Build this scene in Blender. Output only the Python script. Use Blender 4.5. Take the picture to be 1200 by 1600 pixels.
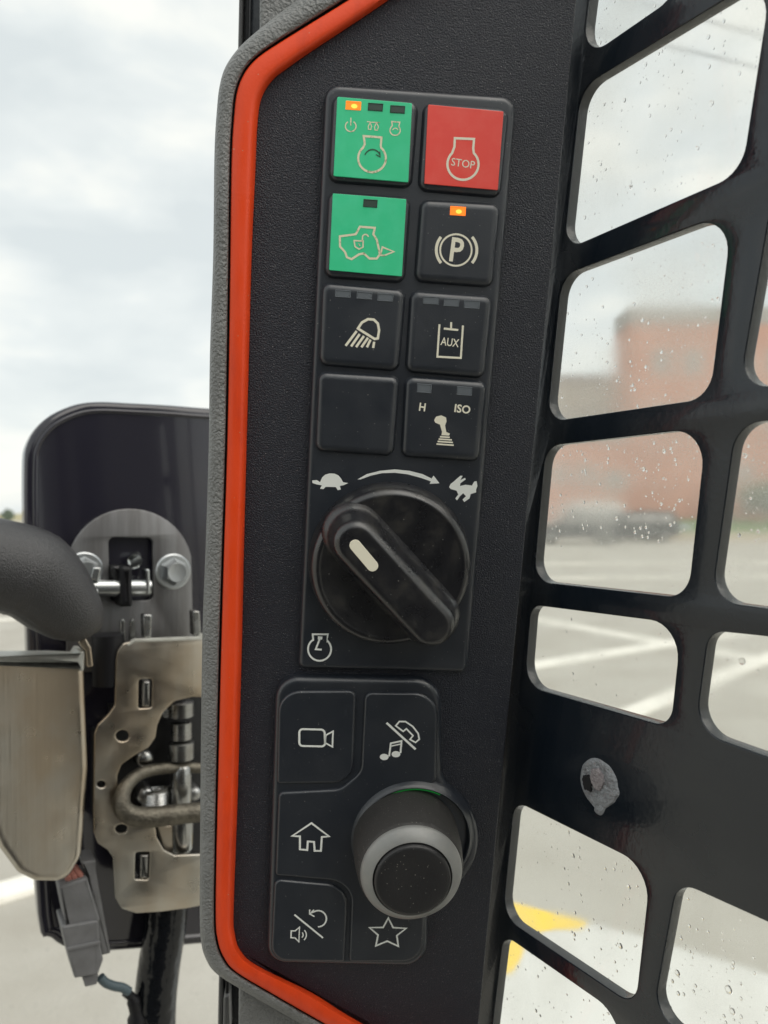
import bpy, bmesh, math, random
from mathutils import Vector, Matrix, noise
from mathutils.geometry import delaunay_2d_cdt
R = math.radians
random.seed(7)
for o in list(bpy.data.objects): bpy.data.objects.remove(o)
SC = bpy.context.scene
COL = SC.collection

# ------------------------------------------------------------------ camera
F = 1250.0                         # focal length in photo pixels (1200 x 1600)
CAM = Vector((0, 0, 1.7))
cam_d = bpy.data.cameras.new('camera'); cam = bpy.data.objects.new('camera', cam_d); COL.objects.link(cam)
cam.location = CAM; cam.rotation_euler = (R(90), 0, 0)
cam_d.sensor_fit = 'VERTICAL'; cam_d.sensor_height = 36; cam_d.sensor_width = 27
cam_d.lens = F/1600*36
cam_d.clip_start = 0.01; cam_d.clip_end = 2000
cam_d.dof.use_dof = True; cam_d.dof.focus_distance = 0.325; cam_d.dof.aperture_fstop = 12
SC.camera = cam

# ------------------------------------------------------------------ world, sun, exposure
SUN_EL, SUN_AZ = R(50), R(128)     # azimuth from +Y (ahead) towards +X (right)
w = bpy.data.worlds.new('World'); SC.world = w; w.use_nodes = True
nt = w.node_tree; nt.nodes.clear()
def wn(t, **k):
    n = nt.nodes.new(t)
    for a, b in k.items(): setattr(n, a, b)
    return n
out = wn('ShaderNodeOutputWorld'); bg = wn('ShaderNodeBackground'); bg.inputs['Strength'].default_value = 0.1
sky = wn('ShaderNodeTexSky', sky_type='NISHITA', sun_disc=False, sun_elevation=SUN_EL, sun_rotation=SUN_AZ)
sky.air_density = 1.0; sky.dust_density = 2.5
tc = wn('ShaderNodeTexCoord'); mp = wn('ShaderNodeMapping'); mp.inputs['Scale'].default_value = (1, 1, 2.4); mp.inputs['Location'].default_value = (0.35, 0.1, 0.2)
n1 = wn('ShaderNodeTexNoise'); n1.inputs['Scale'].default_value = 3.6; n1.inputs['Detail'].default_value = 7; n1.inputs['Roughness'].default_value = 0.5; n1.inputs['Distortion'].default_value = 0.2
cr = wn('ShaderNodeValToRGB')
el = cr.color_ramp.elements
el[0].position = 0.38; el[0].color = (5.5, 5.9, 5.9, 1)
el[1].position = 0.6; el[1].color = (7.55, 7.6, 7.1, 1)
e = el.new(0.5); e.color = (6.3, 6.62, 6.5, 1)
mx = wn('ShaderNodeMix', data_type='RGBA'); mx.inputs[0].default_value = 0.93
nt.links.new(tc.outputs['Generated'], mp.inputs[0]); nt.links.new(mp.outputs[0], n1.inputs['Vector'])
nt.links.new(n1.outputs[0], cr.inputs[0]); nt.links.new(sky.outputs[0], mx.inputs[6]); nt.links.new(cr.outputs[0], mx.inputs[7])
nt.links.new(mx.outputs[2], bg.inputs[0]); nt.links.new(bg.outputs[0], out.inputs[0])
sd = bpy.data.lights.new('sun', 'SUN'); sd.energy = 1.5; sd.angle = R(65); sd.color = (1, 0.94, 0.85)
so = bpy.data.objects.new('sun', sd); COL.objects.link(so)
sdir = Vector((math.sin(SUN_AZ)*math.cos(SUN_EL), math.cos(SUN_AZ)*math.cos(SUN_EL), math.sin(SUN_EL)))
so.rotation_euler = sdir.to_track_quat('Z', 'Y').to_euler(); so.location = sdir*20
SC.view_settings.view_transform = 'Standard'; SC.view_settings.look = 'None'
SC.view_settings.exposure = 0.5; SC.view_settings.gamma = 1
SC.cycles.max_bounces = 10; SC.cycles.transparent_max_bounces = 24
SC.cycles.use_denoising = True

# ------------------------------------------------------------------ helpers: frames and photo points
def ray(x, y): return Vector(((x-600)/F, 1.0, -(y-800)/F))
class Frame:
    """A flat mounting surface (origin, right, up, towards the cab); L() reads a photo point lying at height h above it."""
    def __init__(s, O, u, v):
        s.O = Vector(O); s.u = Vector(u).normalized(); v = Vector(v)
        s.v = (v - s.u*v.dot(s.u)).normalized(); s.n = s.u.cross(s.v)
        s.M = Matrix(((s.u.x, s.v.x, s.n.x, s.O.x), (s.u.y, s.v.y, s.n.y, s.O.y), (s.u.z, s.v.z, s.n.z, s.O.z), (0, 0, 0, 1)))
    def at(s, x, y, h=0.0):         # same surface, origin moved under a photo point
        r = ray(x, y); p = CAM + r*((s.O - CAM).dot(s.n)/r.dot(s.n))
        f = Frame(p, s.u, s.v); f.O = p; return f
    def L(s, x, y, h=0.0):
        r = ray(x, y); d = s.O + s.n*h - CAM
        p = CAM + r*(d.dot(s.n)/r.dot(s.n)) - s.O
        return Vector((p.dot(s.u), p.dot(s.v), h))
    def Ls(s, pts, h=0.0): return [s.L(x, y, h) for x, y in pts]
def on_ray(x, y, d): return CAM + ray(x, y)*d

PANEL = Frame(on_ray(600, 700, 0.33), (15200, 1250, -650), (460, -1250, 7350))
GUARD = Frame(on_ray(830, 800, 0.362), (714, -1250, 3), (460, -1250, 7350))
DOOR = Frame(on_ray(200, 1000, 0.56), (0.867, 0.5, 0), (0, 0, 1))

# ------------------------------------------------------------------ helpers: objects
def tag(o, label=None, cat=None, group=None, kind=None):
    if label: o['label'] = label
    if cat: o['category'] = cat
    if group: o['group'] = group
    if kind: o['kind'] = kind
    return o
def thing(name, label, cat, M=None, group=None):
    o = bpy.data.objects.new(name, None); COL.objects.link(o)
    o.empty_display_size = 0.01
    if M is not None: o.matrix_world = M
    return tag(o, label, cat, group)
def link(name, me, m, parent=None, smooth=40):
    if m is not None:
        me.materials.clear()
        me.materials.append(m)
    if smooth:
        me.polygons.foreach_set('use_smooth', [len(p.vertices) <= 4 for p in me.polygons]); me.set_sharp_from_angle(angle=R(smooth))
    o = bpy.data.objects.new(name, me); COL.objects.link(o)
    if parent: o.parent = parent
    return o
class MB:
    def __init__(s): s.v = []; s.f = []
    def add(s, v, f):
        k = len(s.v); s.v += [tuple(p) for p in v]; s.f += [tuple(i+k for i in q) for q in f]; return s
    def build(s, name, m, parent=None, smooth=40):
        me = bpy.data.meshes.new(name); me.from_pydata(s.v, [], s.f); me.validate(); me.update()
        bm = bmesh.new(); bm.from_mesh(me); bmesh.ops.recalc_face_normals(bm, faces=bm.faces); bm.to_mesh(me); bm.free()
        return link(name, me, m, parent, smooth)

def fillet(pts, r, seg=6):
    """Round the corners of a 2-D polygon; r is one radius or one per corner."""
    P = [Vector((p[0], p[1])) for p in pts]; n = len(P); res = []
    for i in range(n):
        a, b, c = P[i-1], P[i], P[(i+1) % n]; rr = r[i] if isinstance(r, (list, tuple)) else r
        d1 = (a-b); d2 = (c-b); l1, l2 = d1.length, d2.length
        if rr <= 1e-9 or l1 < 1e-9 or l2 < 1e-9: res.append(b); continue
        d1 /= l1; d2 /= l2; ang = d1.angle(d2)
        if ang > R(176): res.append(b); continue
        t = min(rr/math.tan(ang/2), l1*0.49, l2*0.49); rr = t*math.tan(ang/2)
        bis = (d1+d2).normalized(); c0 = b + bis*(rr/math.sin(ang/2))
        s_, e_ = b+d1*t-c0, b+d2*t-c0
        a0 = math.atan2(s_.y, s_.x); a1 = math.atan2(e_.y, e_.x); da = a1-a0
        while da > math.pi: da -= 2*math.pi
        while da < -math.pi: da += 2*math.pi
        for k in range(seg+1):
            t_ = a0+da*k/seg; res.append(c0+Vector((math.cos(t_), math.sin(t_)))*rr)
    return res
def area(P): return sum(P[i-1][0]*P[i][1]-P[i][0]*P[i-1][1] for i in range(len(P)))/2
def ccw(P): return list(P) if area(P) > 0 else list(reversed(P))
def inset(P, d):
    n = len(P); res = []
    for i in range(n):
        a, b, c = Vector(P[i-1][:2]), Vector(P[i][:2]), Vector(P[(i+1) % n][:2])
        e1 = (b-a); e2 = (c-b)
        if e1.length < 1e-9: e1 = e2
        if e2.length < 1e-9: e2 = e1
        e1 = e1.normalized(); e2 = e2.normalized()
        n1_ = Vector((-e1.y, e1.x)); n2_ = Vector((-e2.y, e2.x)); m_ = n1_+n2_
        if m_.length < 1e-6: m_ = n1_
        m_.normalize(); k = max(0.4, m_.dot(n1_)); res.append(b+m_*(d/k))
    return res
def slab(mb, P, h0, h1, bev=0.0, seg=4, draft=0.0, dome=0.0, h_fn=None):
    """Outline P extruded from h0 to h1 with a rounded top edge."""
    P = ccw([Vector((p[0], p[1])) for p in P]); n = len(P); rings = [(P, h0)]
    if bev > 0:
        for k in range(seg+1):
            t = math.pi/2*k/seg
            rings.append((inset(P, draft+bev*(1-math.cos(t))), h1-bev*(1-math.sin(t))))
        rings.append((inset(P, draft+bev*1.25), h1+dome*0.1))
    else: rings.append((inset(P, draft) if draft else P, h1))
    V = []; Fc = []
    for ring, h in rings: V += [(p.x, p.y, h + (h_fn(p) if h_fn and h > h0 else 0)) for p in ring]
    for r_ in range(len(rings)-1):
        for i in range(n):
            j = (i+1) % n; Fc.append((r_*n+i, r_*n+j, (r_+1)*n+j, (r_+1)*n+i))
    k = (len(rings)-1)*n
    if dome:
        c = sum((Vector(p) for p in V[k:k+n]), Vector())/n
        last = k
        for q, sc_ in ((1, 0.75), (2, 0.45), (3, 0.15)):
            st = len(V)
            for i in range(n):
                p = Vector(V[k+i]); pp = c+(p-c)*sc_; V.append((pp.x, pp.y, h1+dome*(1-sc_*sc_)))
            for i in range(n):
                j = (i+1) % n; Fc.append((last+i, last+j, st+j, st+i))
            last = st
        Fc.append(tuple(range(last, last+n)))
    else: Fc.append(tuple(range(k, k+n)))
    Fc.append(tuple(reversed(range(n))))
    return mb.add(V, Fc)
def circle(a, b, r, n=48, ry=None): return [Vector((a+r*math.cos(2*math.pi*i/n), b+(ry or r)*math.sin(2*math.pi*i/n))) for i in range(n)]
def lathe(mb, a, b, prof, n=64, caps=True):
    V = []; Fc = []
    for r, h in prof: V += [(a+r*math.cos(2*math.pi*i/n), b+r*math.sin(2*math.pi*i/n), h) for i in range(n)]
    for k in range(len(prof)-1):
        for i in range(n):
            j = (i+1) % n; Fc.append((k*n+i, k*n+j, (k+1)*n+j, (k+1)*n+i))
    if caps: Fc.append(tuple(range((len(prof)-1)*n, len(prof)*n))); Fc.append(tuple(reversed(range(n))))
    return mb.add(V, Fc)
def tube(mb, pts, rad, n=16, cap=True, flat=1.0):
    pts = [Vector(p) for p in pts]; V = []; Fc = []; up = None
    for i, p in enumerate(pts):
        t = (pts[min(i+1, len(pts)-1)]-pts[max(i-1, 0)]).normalized()
        if up is None: up = Vector((0, 0, 1)) if abs(t.z) < 0.9 else Vector((1, 0, 0))
        x = t.cross(up).normalized(); up = x.cross(t).normalized()
        r = rad[i] if isinstance(rad, (list, tuple)) else rad
        V += [p+x*r*math.cos(2*math.pi*k/n)+up*r*flat*math.sin(2*math.pi*k/n) for k in range(n)]
    for i in range(len(pts)-1):
        for k in range(n):
            j = (k+1) % n; Fc.append((i*n+k, i*n+j, (i+1)*n+j, (i+1)*n+k))
    if cap: Fc.append(tuple(range(n))); Fc.append(tuple(range((len(pts)-1)*n, len(pts)*n)))
    return mb.add(V, Fc)
def box(mb, lo, hi, M=None):
    V = [Vector((x, y, z)) for z in (lo[2], hi[2]) for y in (lo[1], hi[1]) for x in (lo[0], hi[0])]
    if M: V = [M @ p for p in V]
    return mb.add(V, [(0, 2, 3, 1), (4, 5, 7, 6), (0, 1, 5, 4), (2, 6, 7, 3), (0, 4, 6, 2), (1, 3, 7, 5)])
def spline(pts, k=6, closed=False):
    P = [Vector(p) for p in pts]; n = len(P); res = []
    for i in range(n if closed else n-1):
        if closed: a, b, c, d = P[i-1], P[i], P[(i+1) % n], P[(i+2) % n]
        else: a, b, c, d = P[max(i-1, 0)], P[i], P[i+1], P[min(i+2, n-1)]
        for j in range(k):
            t = j/k; res.append(0.5*((2*b)+(c-a)*t+(2*a-5*b+4*c-d)*t*t+(3*b-a-3*c+d)*t**3))
    if not closed: res.append(P[-1])
    return res
def arc(cx, cy, r, a0, a1, n=18, ry=None): return [(cx+r*math.cos(R(a0+(a1-a0)*i/n)), cy+(ry or r)*math.sin(R(a0+(a1-a0)*i/n))) for i in range(n+1)]
def stroke(mb, P, wd, h, closed=False, t=0.00006):
    """Flat printed line of width wd along 2-D points P at height h."""
    P = [Vector((p[0], p[1])) for p in P]; n = len(P); A = []; B = []
    for i in range(n):
        a = P[i-1] if (i > 0 or closed) else None; c = P[(i+1) % n] if (i < n-1 or closed) else None
        e1 = (P[i]-a).normalized() if a is not None else None; e2 = (c-P[i]).normalized() if c is not None else None
        if e1 is None: e1 = e2
        if e2 is None: e2 = e1
        q1 = Vector((-e1.y, e1.x)); q2 = Vector((-e2.y, e2.x)); m_ = q1+q2
        if m_.length < 1e-6: m_ = q1
        m_.normalize(); k = max(0.5, m_.dot(q1)); A.append(P[i]+m_*(wd/2/k)); B.append(P[i]-m_*(wd/2/k))
    V = [(p.x, p.y, h+t) for p in A]+[(p.x, p.y, h+t) for p in B]
    Fc = [(i, (i+1) % n, n+(i+1) % n, n+i) for i in range(n if closed else n-1)]
    return mb.add(V, Fc)
def fill(mb, P, h, t=0.00006):
    P = ccw([Vector((p[0], p[1])) for p in P]); return mb.add([(p.x, p.y, h+t) for p in P], [tuple(range(len(P)))])
def text(mb, s, c, wd, ht, h, t=0.00006, rot=0.0, bold=0.0):
    cu = bpy.data.curves.new('lettering', 'FONT'); cu.body = s; cu.size = 1; cu.offset = bold; cu.resolution_u = 3
    ob = bpy.data.objects.new('lettering', cu); me = bpy.data.meshes.new_from_object(ob)
    xs = [v.co.x for v in me.vertices]; ys = [v.co.y for v in me.vertices]
    x0, x1, y0, y1 = min(xs), max(xs), min(ys), max(ys); V = []
    for v in me.vertices:
        x = ((v.co.x-x0)/(x1-x0)-0.5)*wd; y = ((v.co.y-y0)/(y1-y0)-0.5)*ht
        V.append((c[0]+x*math.cos(rot)-y*math.sin(rot), c[1]+x*math.sin(rot)+y*math.cos(rot), h+t))
    mb.add(V, [tuple(p.vertices) for p in me.polygons])
    bpy.data.objects.remove(ob); bpy.data.curves.remove(cu); bpy.data.meshes.remove(me)
def plate(outline, holes, h0, h1, bev=0.0):
    """Sheet with cut-outs: a filled 2-D curve turned into a mesh (mid height, thickness and edge rounding)."""
    cu = bpy.data.curves.new('sheet', 'CURVE'); cu.dimensions = '2D'; cu.fill_mode = 'BOTH'
    cu.extrude = (h1-h0)/2-bev; cu.bevel_depth = bev; cu.bevel_resolution = 2; cu.offset = -bev
    for P in [outline]+holes:
        sp = cu.splines.new('POLY'); sp.points.add(len(P)-1); sp.use_cyclic_u = True
        for i, p in enumerate(P): sp.points[i].co = (p[0], p[1], 0, 1)
    ob = bpy.data.objects.new('sheet', cu); me = bpy.data.meshes.new_from_object(ob)
    for v in me.vertices: v.co.z += (h0+h1)/2
    bm = bmesh.new(); bm.from_mesh(me); bmesh.ops.remove_doubles(bm, verts=bm.verts, dist=1e-6)
    bmesh.ops.recalc_face_normals(bm, faces=bm.faces); bm.to_mesh(me); bm.free()
    bpy.data.objects.remove(ob); bpy.data.curves.remove(cu)
    return me

# ------------------------------------------------------------------ materials
def mat(name, col, rough=0.5, metal=0.0, bumps=(), spec=0.5, var=None, dust=None, coat=0.0, emit=None, rvar=None, streak=None):
    m = bpy.data.materials.new(name); m.use_nodes = True; t = m.node_tree; b = t.nodes['Principled BSDF']
    b.inputs['Base Color'].default_value = (*col, 1); b.inputs['Roughness'].default_value = rough; b.inputs['Metallic'].default_value = metal
    b.inputs['Specular IOR Level'].default_value = spec; b.inputs['Coat Weight'].default_value = coat
    N = t.nodes.new; K = t.links.new; tc_ = N('ShaderNodeTexCoord'); src = None
    def nz(scale, detail=3, vec=None, rgh=0.5):
        n = N('ShaderNodeTexNoise'); n.inputs['Scale'].default_value = scale; n.inputs['Detail'].default_value = detail; n.inputs['Roughness'].default_value = rgh
        K(vec or tc_.outputs['Object'], n.inputs['Vector']); return n
    def ramp(fac, a, c, ca=(0, 0, 0, 1), cb=(1, 1, 1, 1)):
        r = N('ShaderNodeValToRGB'); r.color_ramp.elements[0].position = a; r.color_ramp.elements[1].position = c
        r.color_ramp.elements[0].color = ca; r.color_ramp.elements[1].color = cb; K(fac, r.inputs[0]); return r
    if var:      # (scale, second colour, lo, hi[, stretch])
        st = None
        if len(var) > 4:
            mpp = N('ShaderNodeMapping'); mpp.inputs['Scale'].default_value = var[4]; K(tc_.outputs['Object'], mpp.inputs[0]); st = mpp.outputs[0]
        r = ramp(nz(var[0], 5, st, 0.6).outputs[0], var[2], var[3]); mm = N('ShaderNodeMix'); mm.data_type = 'RGBA'
        mm.inputs[6].default_value = (*col, 1); mm.inputs[7].default_value = (*var[1], 1); K(r.outputs[0], mm.inputs[0]); src = mm.outputs[2]
    if dust:     # (cell scale, radius, keep, colour): settled specks, only some of the cells
        vo = N('ShaderNodeTexVoronoi'); vo.inputs['Scale'].default_value = dust[0]; K(tc_.outputs['Object'], vo.inputs['Vector'])
        lt = N('ShaderNodeMath'); lt.operation = 'LESS_THAN'; lt.inputs[1].default_value = dust[1]; K(vo.outputs['Distance'], lt.inputs[0])
        sx = N('ShaderNodeSeparateColor'); K(vo.outputs['Color'], sx.inputs[0])
        gt = N('ShaderNodeMath'); gt.operation = 'GREATER_THAN'; gt.inputs[1].default_value = 1-dust[2]; K(sx.outputs[0], gt.inputs[0])
        mu = N('ShaderNodeMath'); mu.operation = 'MULTIPLY'; K(lt.outputs[0], mu.inputs[0]); K(gt.outputs[0], mu.inputs[1])
        m2 = N('ShaderNodeMath'); m2.operation = 'MULTIPLY'; K(mu.outputs[0], m2.inputs[0]); K(sx.outputs[1], m2.inputs[1])
        mm = N('ShaderNodeMix'); mm.data_type = 'RGBA'; K(m2.outputs[0], mm.inputs[0])
        if src: K(src, mm.inputs[6])
        else: mm.inputs[6].default_value = (*col, 1)
        mm.inputs[7].default_value = (*dust[3], 1); src = mm.outputs[2]
    if src: K(src, b.inputs['Base Color'])
    if rvar:     # (scale, rough lo, rough hi)
        r = ramp(nz(rvar[0], 4).outputs[0], 0.35, 0.65, (rvar[1],)*3+(1,), (rvar[2],)*3+(1,)); K(r.outputs[0], b.inputs['Roughness'])
    prev = None
    for kind, scale, dist, strength in bumps:
        if kind == 'noise': h = nz(scale, 3).outputs[0]
        elif kind == 'brush':
            mpp = N('ShaderNodeMapping'); mpp.inputs['Scale'].default_value = (1, 0.03, 1); K(tc_.outputs['Object'], mpp.inputs[0]); h = nz(scale, 3, mpp.outputs[0]).outputs[0]
        else:
            nn = nz(scale*0.7, 2); mixv = N('ShaderNodeMix'); mixv.data_type = 'RGBA'; mixv.inputs[0].default_value = 0.003*500/scale
            K(tc_.outputs['Object'], mixv.inputs[6]); K(nn.outputs[1], mixv.inputs[7])
            vo = N('ShaderNodeTexVoronoi'); vo.feature = 'SMOOTH_F1'; vo.inputs['Scale'].default_value = scale; K(mixv.outputs[2], vo.inputs['Vector']); h = vo.outputs[0]
        bp = N('ShaderNodeBump'); bp.inputs['Distance'].default_value = dist; bp.inputs['Strength'].default_value = strength; K(h, bp.inputs['Height'])
        if prev: K(prev.outputs[0], bp.inputs['Normal'])
        prev = bp
    if prev: K(prev.outputs[0], b.inputs['Normal'])
    if emit: b.inputs['Emission Color'].default_value = (*emit[0], 1); b.inputs['Emission Strength'].default_value = emit[1]
    return m
# DUST = (330, 0.16, 0.16, (0.5, 0.47, 0.42))
M = {}
M['panel'] = mat('grained black plastic', (0.0065, 0.0092, 0.0185), 0.36, spec=0.55, bumps=[('noise', 1500, 0.0008, 0.85), ('noise', 3300, 0.0003, 0.6)], dust=(1300, 0.22, 0.28, (0.2, 0.195, 0.2)))
M['grey'] = mat('grey leather grain plastic', (0.21, 0.213, 0.21), 0.5, bumps=[('cell', 900, 0.0011, 0.8), ('noise', 1500, 0.0003, 0.5)], var=(60, (0.16, 0.163, 0.16), 0.4, 0.7))
M['groove'] = mat('black groove', (0.008, 0.008, 0.01), 0.7)
M['orange'] = mat('orange plastic', (0.86, 0.072, 0.012), 0.4, bumps=[('noise', 900, 0.0003, 0.25)], dust=(600, 0.15, 0.08, (0.6, 0.3, 0.2)), var=(90, (0.7, 0.058, 0.014), 0.48, 0.72, (1, 0.25, 1)), rvar=(60, 0.3, 0.52))
M['rubber'] = mat('black silicone rubber', (0.0145, 0.0185, 0.0265), 0.36, spec=0.95, bumps=[('noise', 1600, 0.00015, 0.25)], dust=(900, 0.17, 0.1, (0.24, 0.235, 0.22)), var=(45, (0.0175, 0.022, 0.030), 0.4, 0.7), rvar=(70, 0.32, 0.42))
M['dial'] = mat('black dial plastic', (0.0095, 0.0098, 0.0125), 0.32, spec=1.0, bumps=[('noise', 900, 0.00012, 0.3)], dust=(800, 0.17, 0.1, (0.28, 0.27, 0.25)), var=(110, (0.034, 0.031, 0.026), 0.52, 0.8), rvar=(110, 0.26, 0.4))
M['skirt'] = mat('rubber dial skirt', (0.032, 0.031, 0.03), 0.6, bumps=[('noise', 1300, 0.0003, 0.5)], dust=(1100, 0.2, 0.3, (0.2, 0.19, 0.17)))
M['cap'] = mat('dusty black dial cap', (0.019, 0.019, 0.0205), 0.42, bumps=[('noise', 1400, 0.0002, 0.3)], dust=(800, 0.18, 0.25, (0.2, 0.19, 0.17)))
M['silver'] = mat('satin silver plastic', (0.25, 0.255, 0.25), 0.42, metal=0.25, var=(200, (0.28, 0.28, 0.27), 0.4, 0.7))
M['green'] = mat('green button face', (0.055, 0.66, 0.32), 0.36, rvar=(160, 0.28, 0.45), var=(120, (0.075, 0.7, 0.37), 0.45, 0.75), bumps=[('noise', 700, 0.0001, 0.2)])
M['red'] = mat('red button face', (0.88, 0.085, 0.065), 0.36, rvar=(160, 0.28, 0.45), var=(120, (0.9, 0.12, 0.095), 0.45, 0.75), bumps=[('noise', 700, 0.0001, 0.2)])
M['cream'] = mat('cream ink', (0.85, 0.81, 0.66), 0.5)
M['cream_worn'] = mat('cream ink worn', (0.84, 0.77, 0.56), 0.5, var=(420, (0.33, 0.36, 0.22), 0.55, 0.66))
M['white_ink'] = mat('white ink', (0.84, 0.86, 0.82), 0.5)
M['ink_dark'] = mat('faded print outline', (0.03, 0.09, 0.05), 0.5)
M['led_off'] = mat('smoked indicator window', (0.14, 0.155, 0.172), 0.25)
M['led_off_green'] = mat('smoked indicator window on green', (0.055, 0.085, 0.07), 0.25)
M['led_on'] = mat('lit orange indicator', (0.9, 0.2, 0.02), 0.3, emit=((1.0, 0.22, 0.02), 0.6))
M['led_core'] = mat('lit indicator lamp', (0.9, 0.5, 0.1), 0.3, emit=((1.0, 0.5, 0.05), 0.9))
M['led_green'] = mat('green light ring', (0.01, 0.22, 0.04), 0.3, emit=((0.01, 0.5, 0.05), 0.12))
M['gloss'] = mat('glossy black paint', (0.008, 0.0125, 0.019), 0.2, bumps=[('noise', 420, 0.0006, 0.16), ('noise', 60, 0.001, 0.07)], rvar=(35, 0.15, 0.3), coat=0.25)
M['edge'] = mat('cut guard edge with painted sky sheen', (0.05, 0.053, 0.056), 0.22, bumps=[('noise', 300, 0.0006, 0.4)])  # black paint greyed: sky reflected at grazing angles is put into the colour
M['blob'] = mat('dried grey sealant', (0.36, 0.375, 0.4), 0.5, bumps=[('noise', 800, 0.0022, 1.0)], var=(260, (0.2, 0.19, 0.2), 0.5, 0.75), dust=(700, 0.3, 0.3, (0.4, 0.33, 0.33)))
M['pink'] = mat('pinkish sealant', (0.36, 0.325, 0.335), 0.6, bumps=[('noise', 900, 0.0015, 0.9)], var=(400, (0.25, 0.22, 0.23), 0.4, 0.6))
M['door'] = mat('glossy black door paint', (0.018, 0.017, 0.026), 0.13, bumps=[('noise', 25, 0.001, 0.05)], coat=0.4)
M['zinc'] = mat('zinc plated steel', (0.4, 0.405, 0.4), 0.28, metal=1.0, bumps=[('noise', 260, 0.0003, 0.2)], var=(60, (0.27, 0.26, 0.24), 0.45, 0.7), rvar=(50, 0.2, 0.36))
M['pale_edge'] = mat('steel edge with painted sky light', (0.6, 0.6, 0.55), 0.4, metal=0.25, var=(60, (0.45, 0.44, 0.4), 0.4, 0.7))  # up-facing edges catch the sky; that brightness is put into the colour
M['bolt'] = mat('pale zinc bolt', (0.5, 0.52, 0.53), 0.33, metal=0.9, bumps=[('noise', 400, 0.0003, 0.2)])
M['zinc_warm'] = mat('zinc plate with painted reflections', (0.56, 0.54, 0.49), 0.36, metal=1.0, bumps=[('brush', 420, 0.0003, 0.2)], var=(14, (0.5, 0.42, 0.325), 0.4, 0.62, (1, 0.6, 1)), rvar=(60, 0.27, 0.4))  # the brown tone is warm reflections put into the colour
M['steel'] = mat('drawn grey steel', (0.25, 0.25, 0.255), 0.42, metal=0.85, bumps=[('brush', 500, 0.0003, 0.35)], var=(90, (0.17, 0.165, 0.165), 0.42, 0.66, (1, 0.08, 1)))
M['bright'] = mat('bright plated steel', (0.56, 0.58, 0.58), 0.26, metal=1.0)
M['rough_steel'] = mat('rough dull steel rod', (0.17, 0.155, 0.125), 0.5, metal=0.85, bumps=[('noise', 420, 0.0012, 0.6)], var=(150, (0.09, 0.08, 0.065), 0.4, 0.7))
M['dark_metal'] = mat('dark oiled steel', (0.05, 0.05, 0.052), 0.35, metal=0.7)
M['grip'] = mat('black moulded grip', (0.016, 0.0155, 0.018), 0.38, spec=0.9, bumps=[('noise', 1300, 0.0008, 0.8)])
M['black'] = mat('black rubber', (0.009, 0.009, 0.011), 0.5, spec=0.3)
M['hose'] = mat('glossy black hose', (0.006, 0.007, 0.009), 0.12, spec=0.4, bumps=[('noise', 60, 0.004, 0.5)])
M['conn'] = mat('grey connector plastic', (0.16, 0.16, 0.165), 0.5, bumps=[('noise', 700, 0.0003, 0.3)], var=(60, (0.12, 0.12, 0.122), 0.4, 0.7))
M['cable'] = mat('blue grey cable', (0.07, 0.1, 0.115), 0.5)
M['wire_red'] = mat('red wire', (0.36, 0.15, 0.12), 0.5)
M['post'] = mat('grey post paint', (0.14, 0.14, 0.14), 0.45)

# ------------------------------------------------------------------ unseen seat and panel added behind the camera to block sky glare
M['seat'] = mat('black seat vinyl', (0.03, 0.028, 0.027), 0.6, bumps=[('noise', 300, 0.0008, 0.3)])
st_ = thing('glare_block_seat', 'unseen black vinyl seat added to block sky glare', 'seat', Matrix.Translation((-0.08, -0.35, 1.0)))
for nm, pts, y0, y1 in (('backrest', [(-0.27, 0.1), (0.27, 0.1), (0.25, 0.72), (-0.25, 0.72)], -0.12, 0), ('headrest', [(-0.16, 0.74), (0.16, 0.74), (0.15, 1.0), (-0.15, 1.0)], -0.1, 0)):
    mb = MB(); slab(mb, fillet(pts, 0.07, 6), y0, y1, 0.045, 5, dome=0.015); mb.v = [(-x, -y_ if False else -(-h), y_) for x, y_, h in mb.v]; mb.build(nm, M['seat'], st_)
mb = MB(); slab(mb, fillet([(-0.28, 0.0), (0.28, 0.0), (0.26, 0.45), (-0.26, 0.45)], 0.07, 6), 0, 0.12, 0.04, 5, dome=0.01); mb.build('cushion', M['seat'], st_)

M['cab'] = mat('dark cab lining', (0.04, 0.04, 0.042), 0.7)
rp = thing('glare_block_panel', 'unseen dark panel added behind the seat to block sky glare', 'panel', Matrix.Translation((-0.1, -0.75, 0.5)))  # unseen panel put in to darken what the metal and plastics reflect
mb = MB(); slab(mb, fillet([(-0.75, 0), (0.75, 0), (0.75, 1.42), (-0.75, 1.42)], 0.08, 6), 0, 0.04, 0.01); mb.v = [(-x, h, y_) for x, y_, h in mb.v]; mb.build('blocker', M['cab'], rp)

# ------------------------------------------------------------------ outside: ground, markings, buildings, vehicles
def G(x, y, z=0.0):                 # photo point lying on level ground of height z
    r = ray(x, y); t = (z-CAM.z)/r.z; return CAM + r*t
M['asphalt'] = mat('pale worn tarmac', (0.45, 0.435, 0.39), 0.8, var=(1.1, (0.36, 0.34, 0.295), 0.38, 0.68), bumps=[('noise', 60, 0.02, 0.5)], dust=(26, 0.2, 0.3, (0.28, 0.27, 0.24)))
M['paint'] = mat('white road paint', (0.85, 0.83, 0.76), 0.6, var=(5, (0.7, 0.68, 0.61), 0.5, 0.75))
M['kerb'] = mat('pale concrete kerb', (0.55, 0.48, 0.37), 0.8, var=(2, (0.45, 0.4, 0.32), 0.4, 0.7))
M['grass'] = mat('lawn green', (0.08, 0.17, 0.05), 0.9, var=(3, (0.13, 0.2, 0.06), 0.4, 0.65))
M['drygrass'] = mat('dry field grass', (0.42, 0.36, 0.22), 0.9, var=(0.1, (0.3, 0.3, 0.16), 0.4, 0.65))
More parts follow.
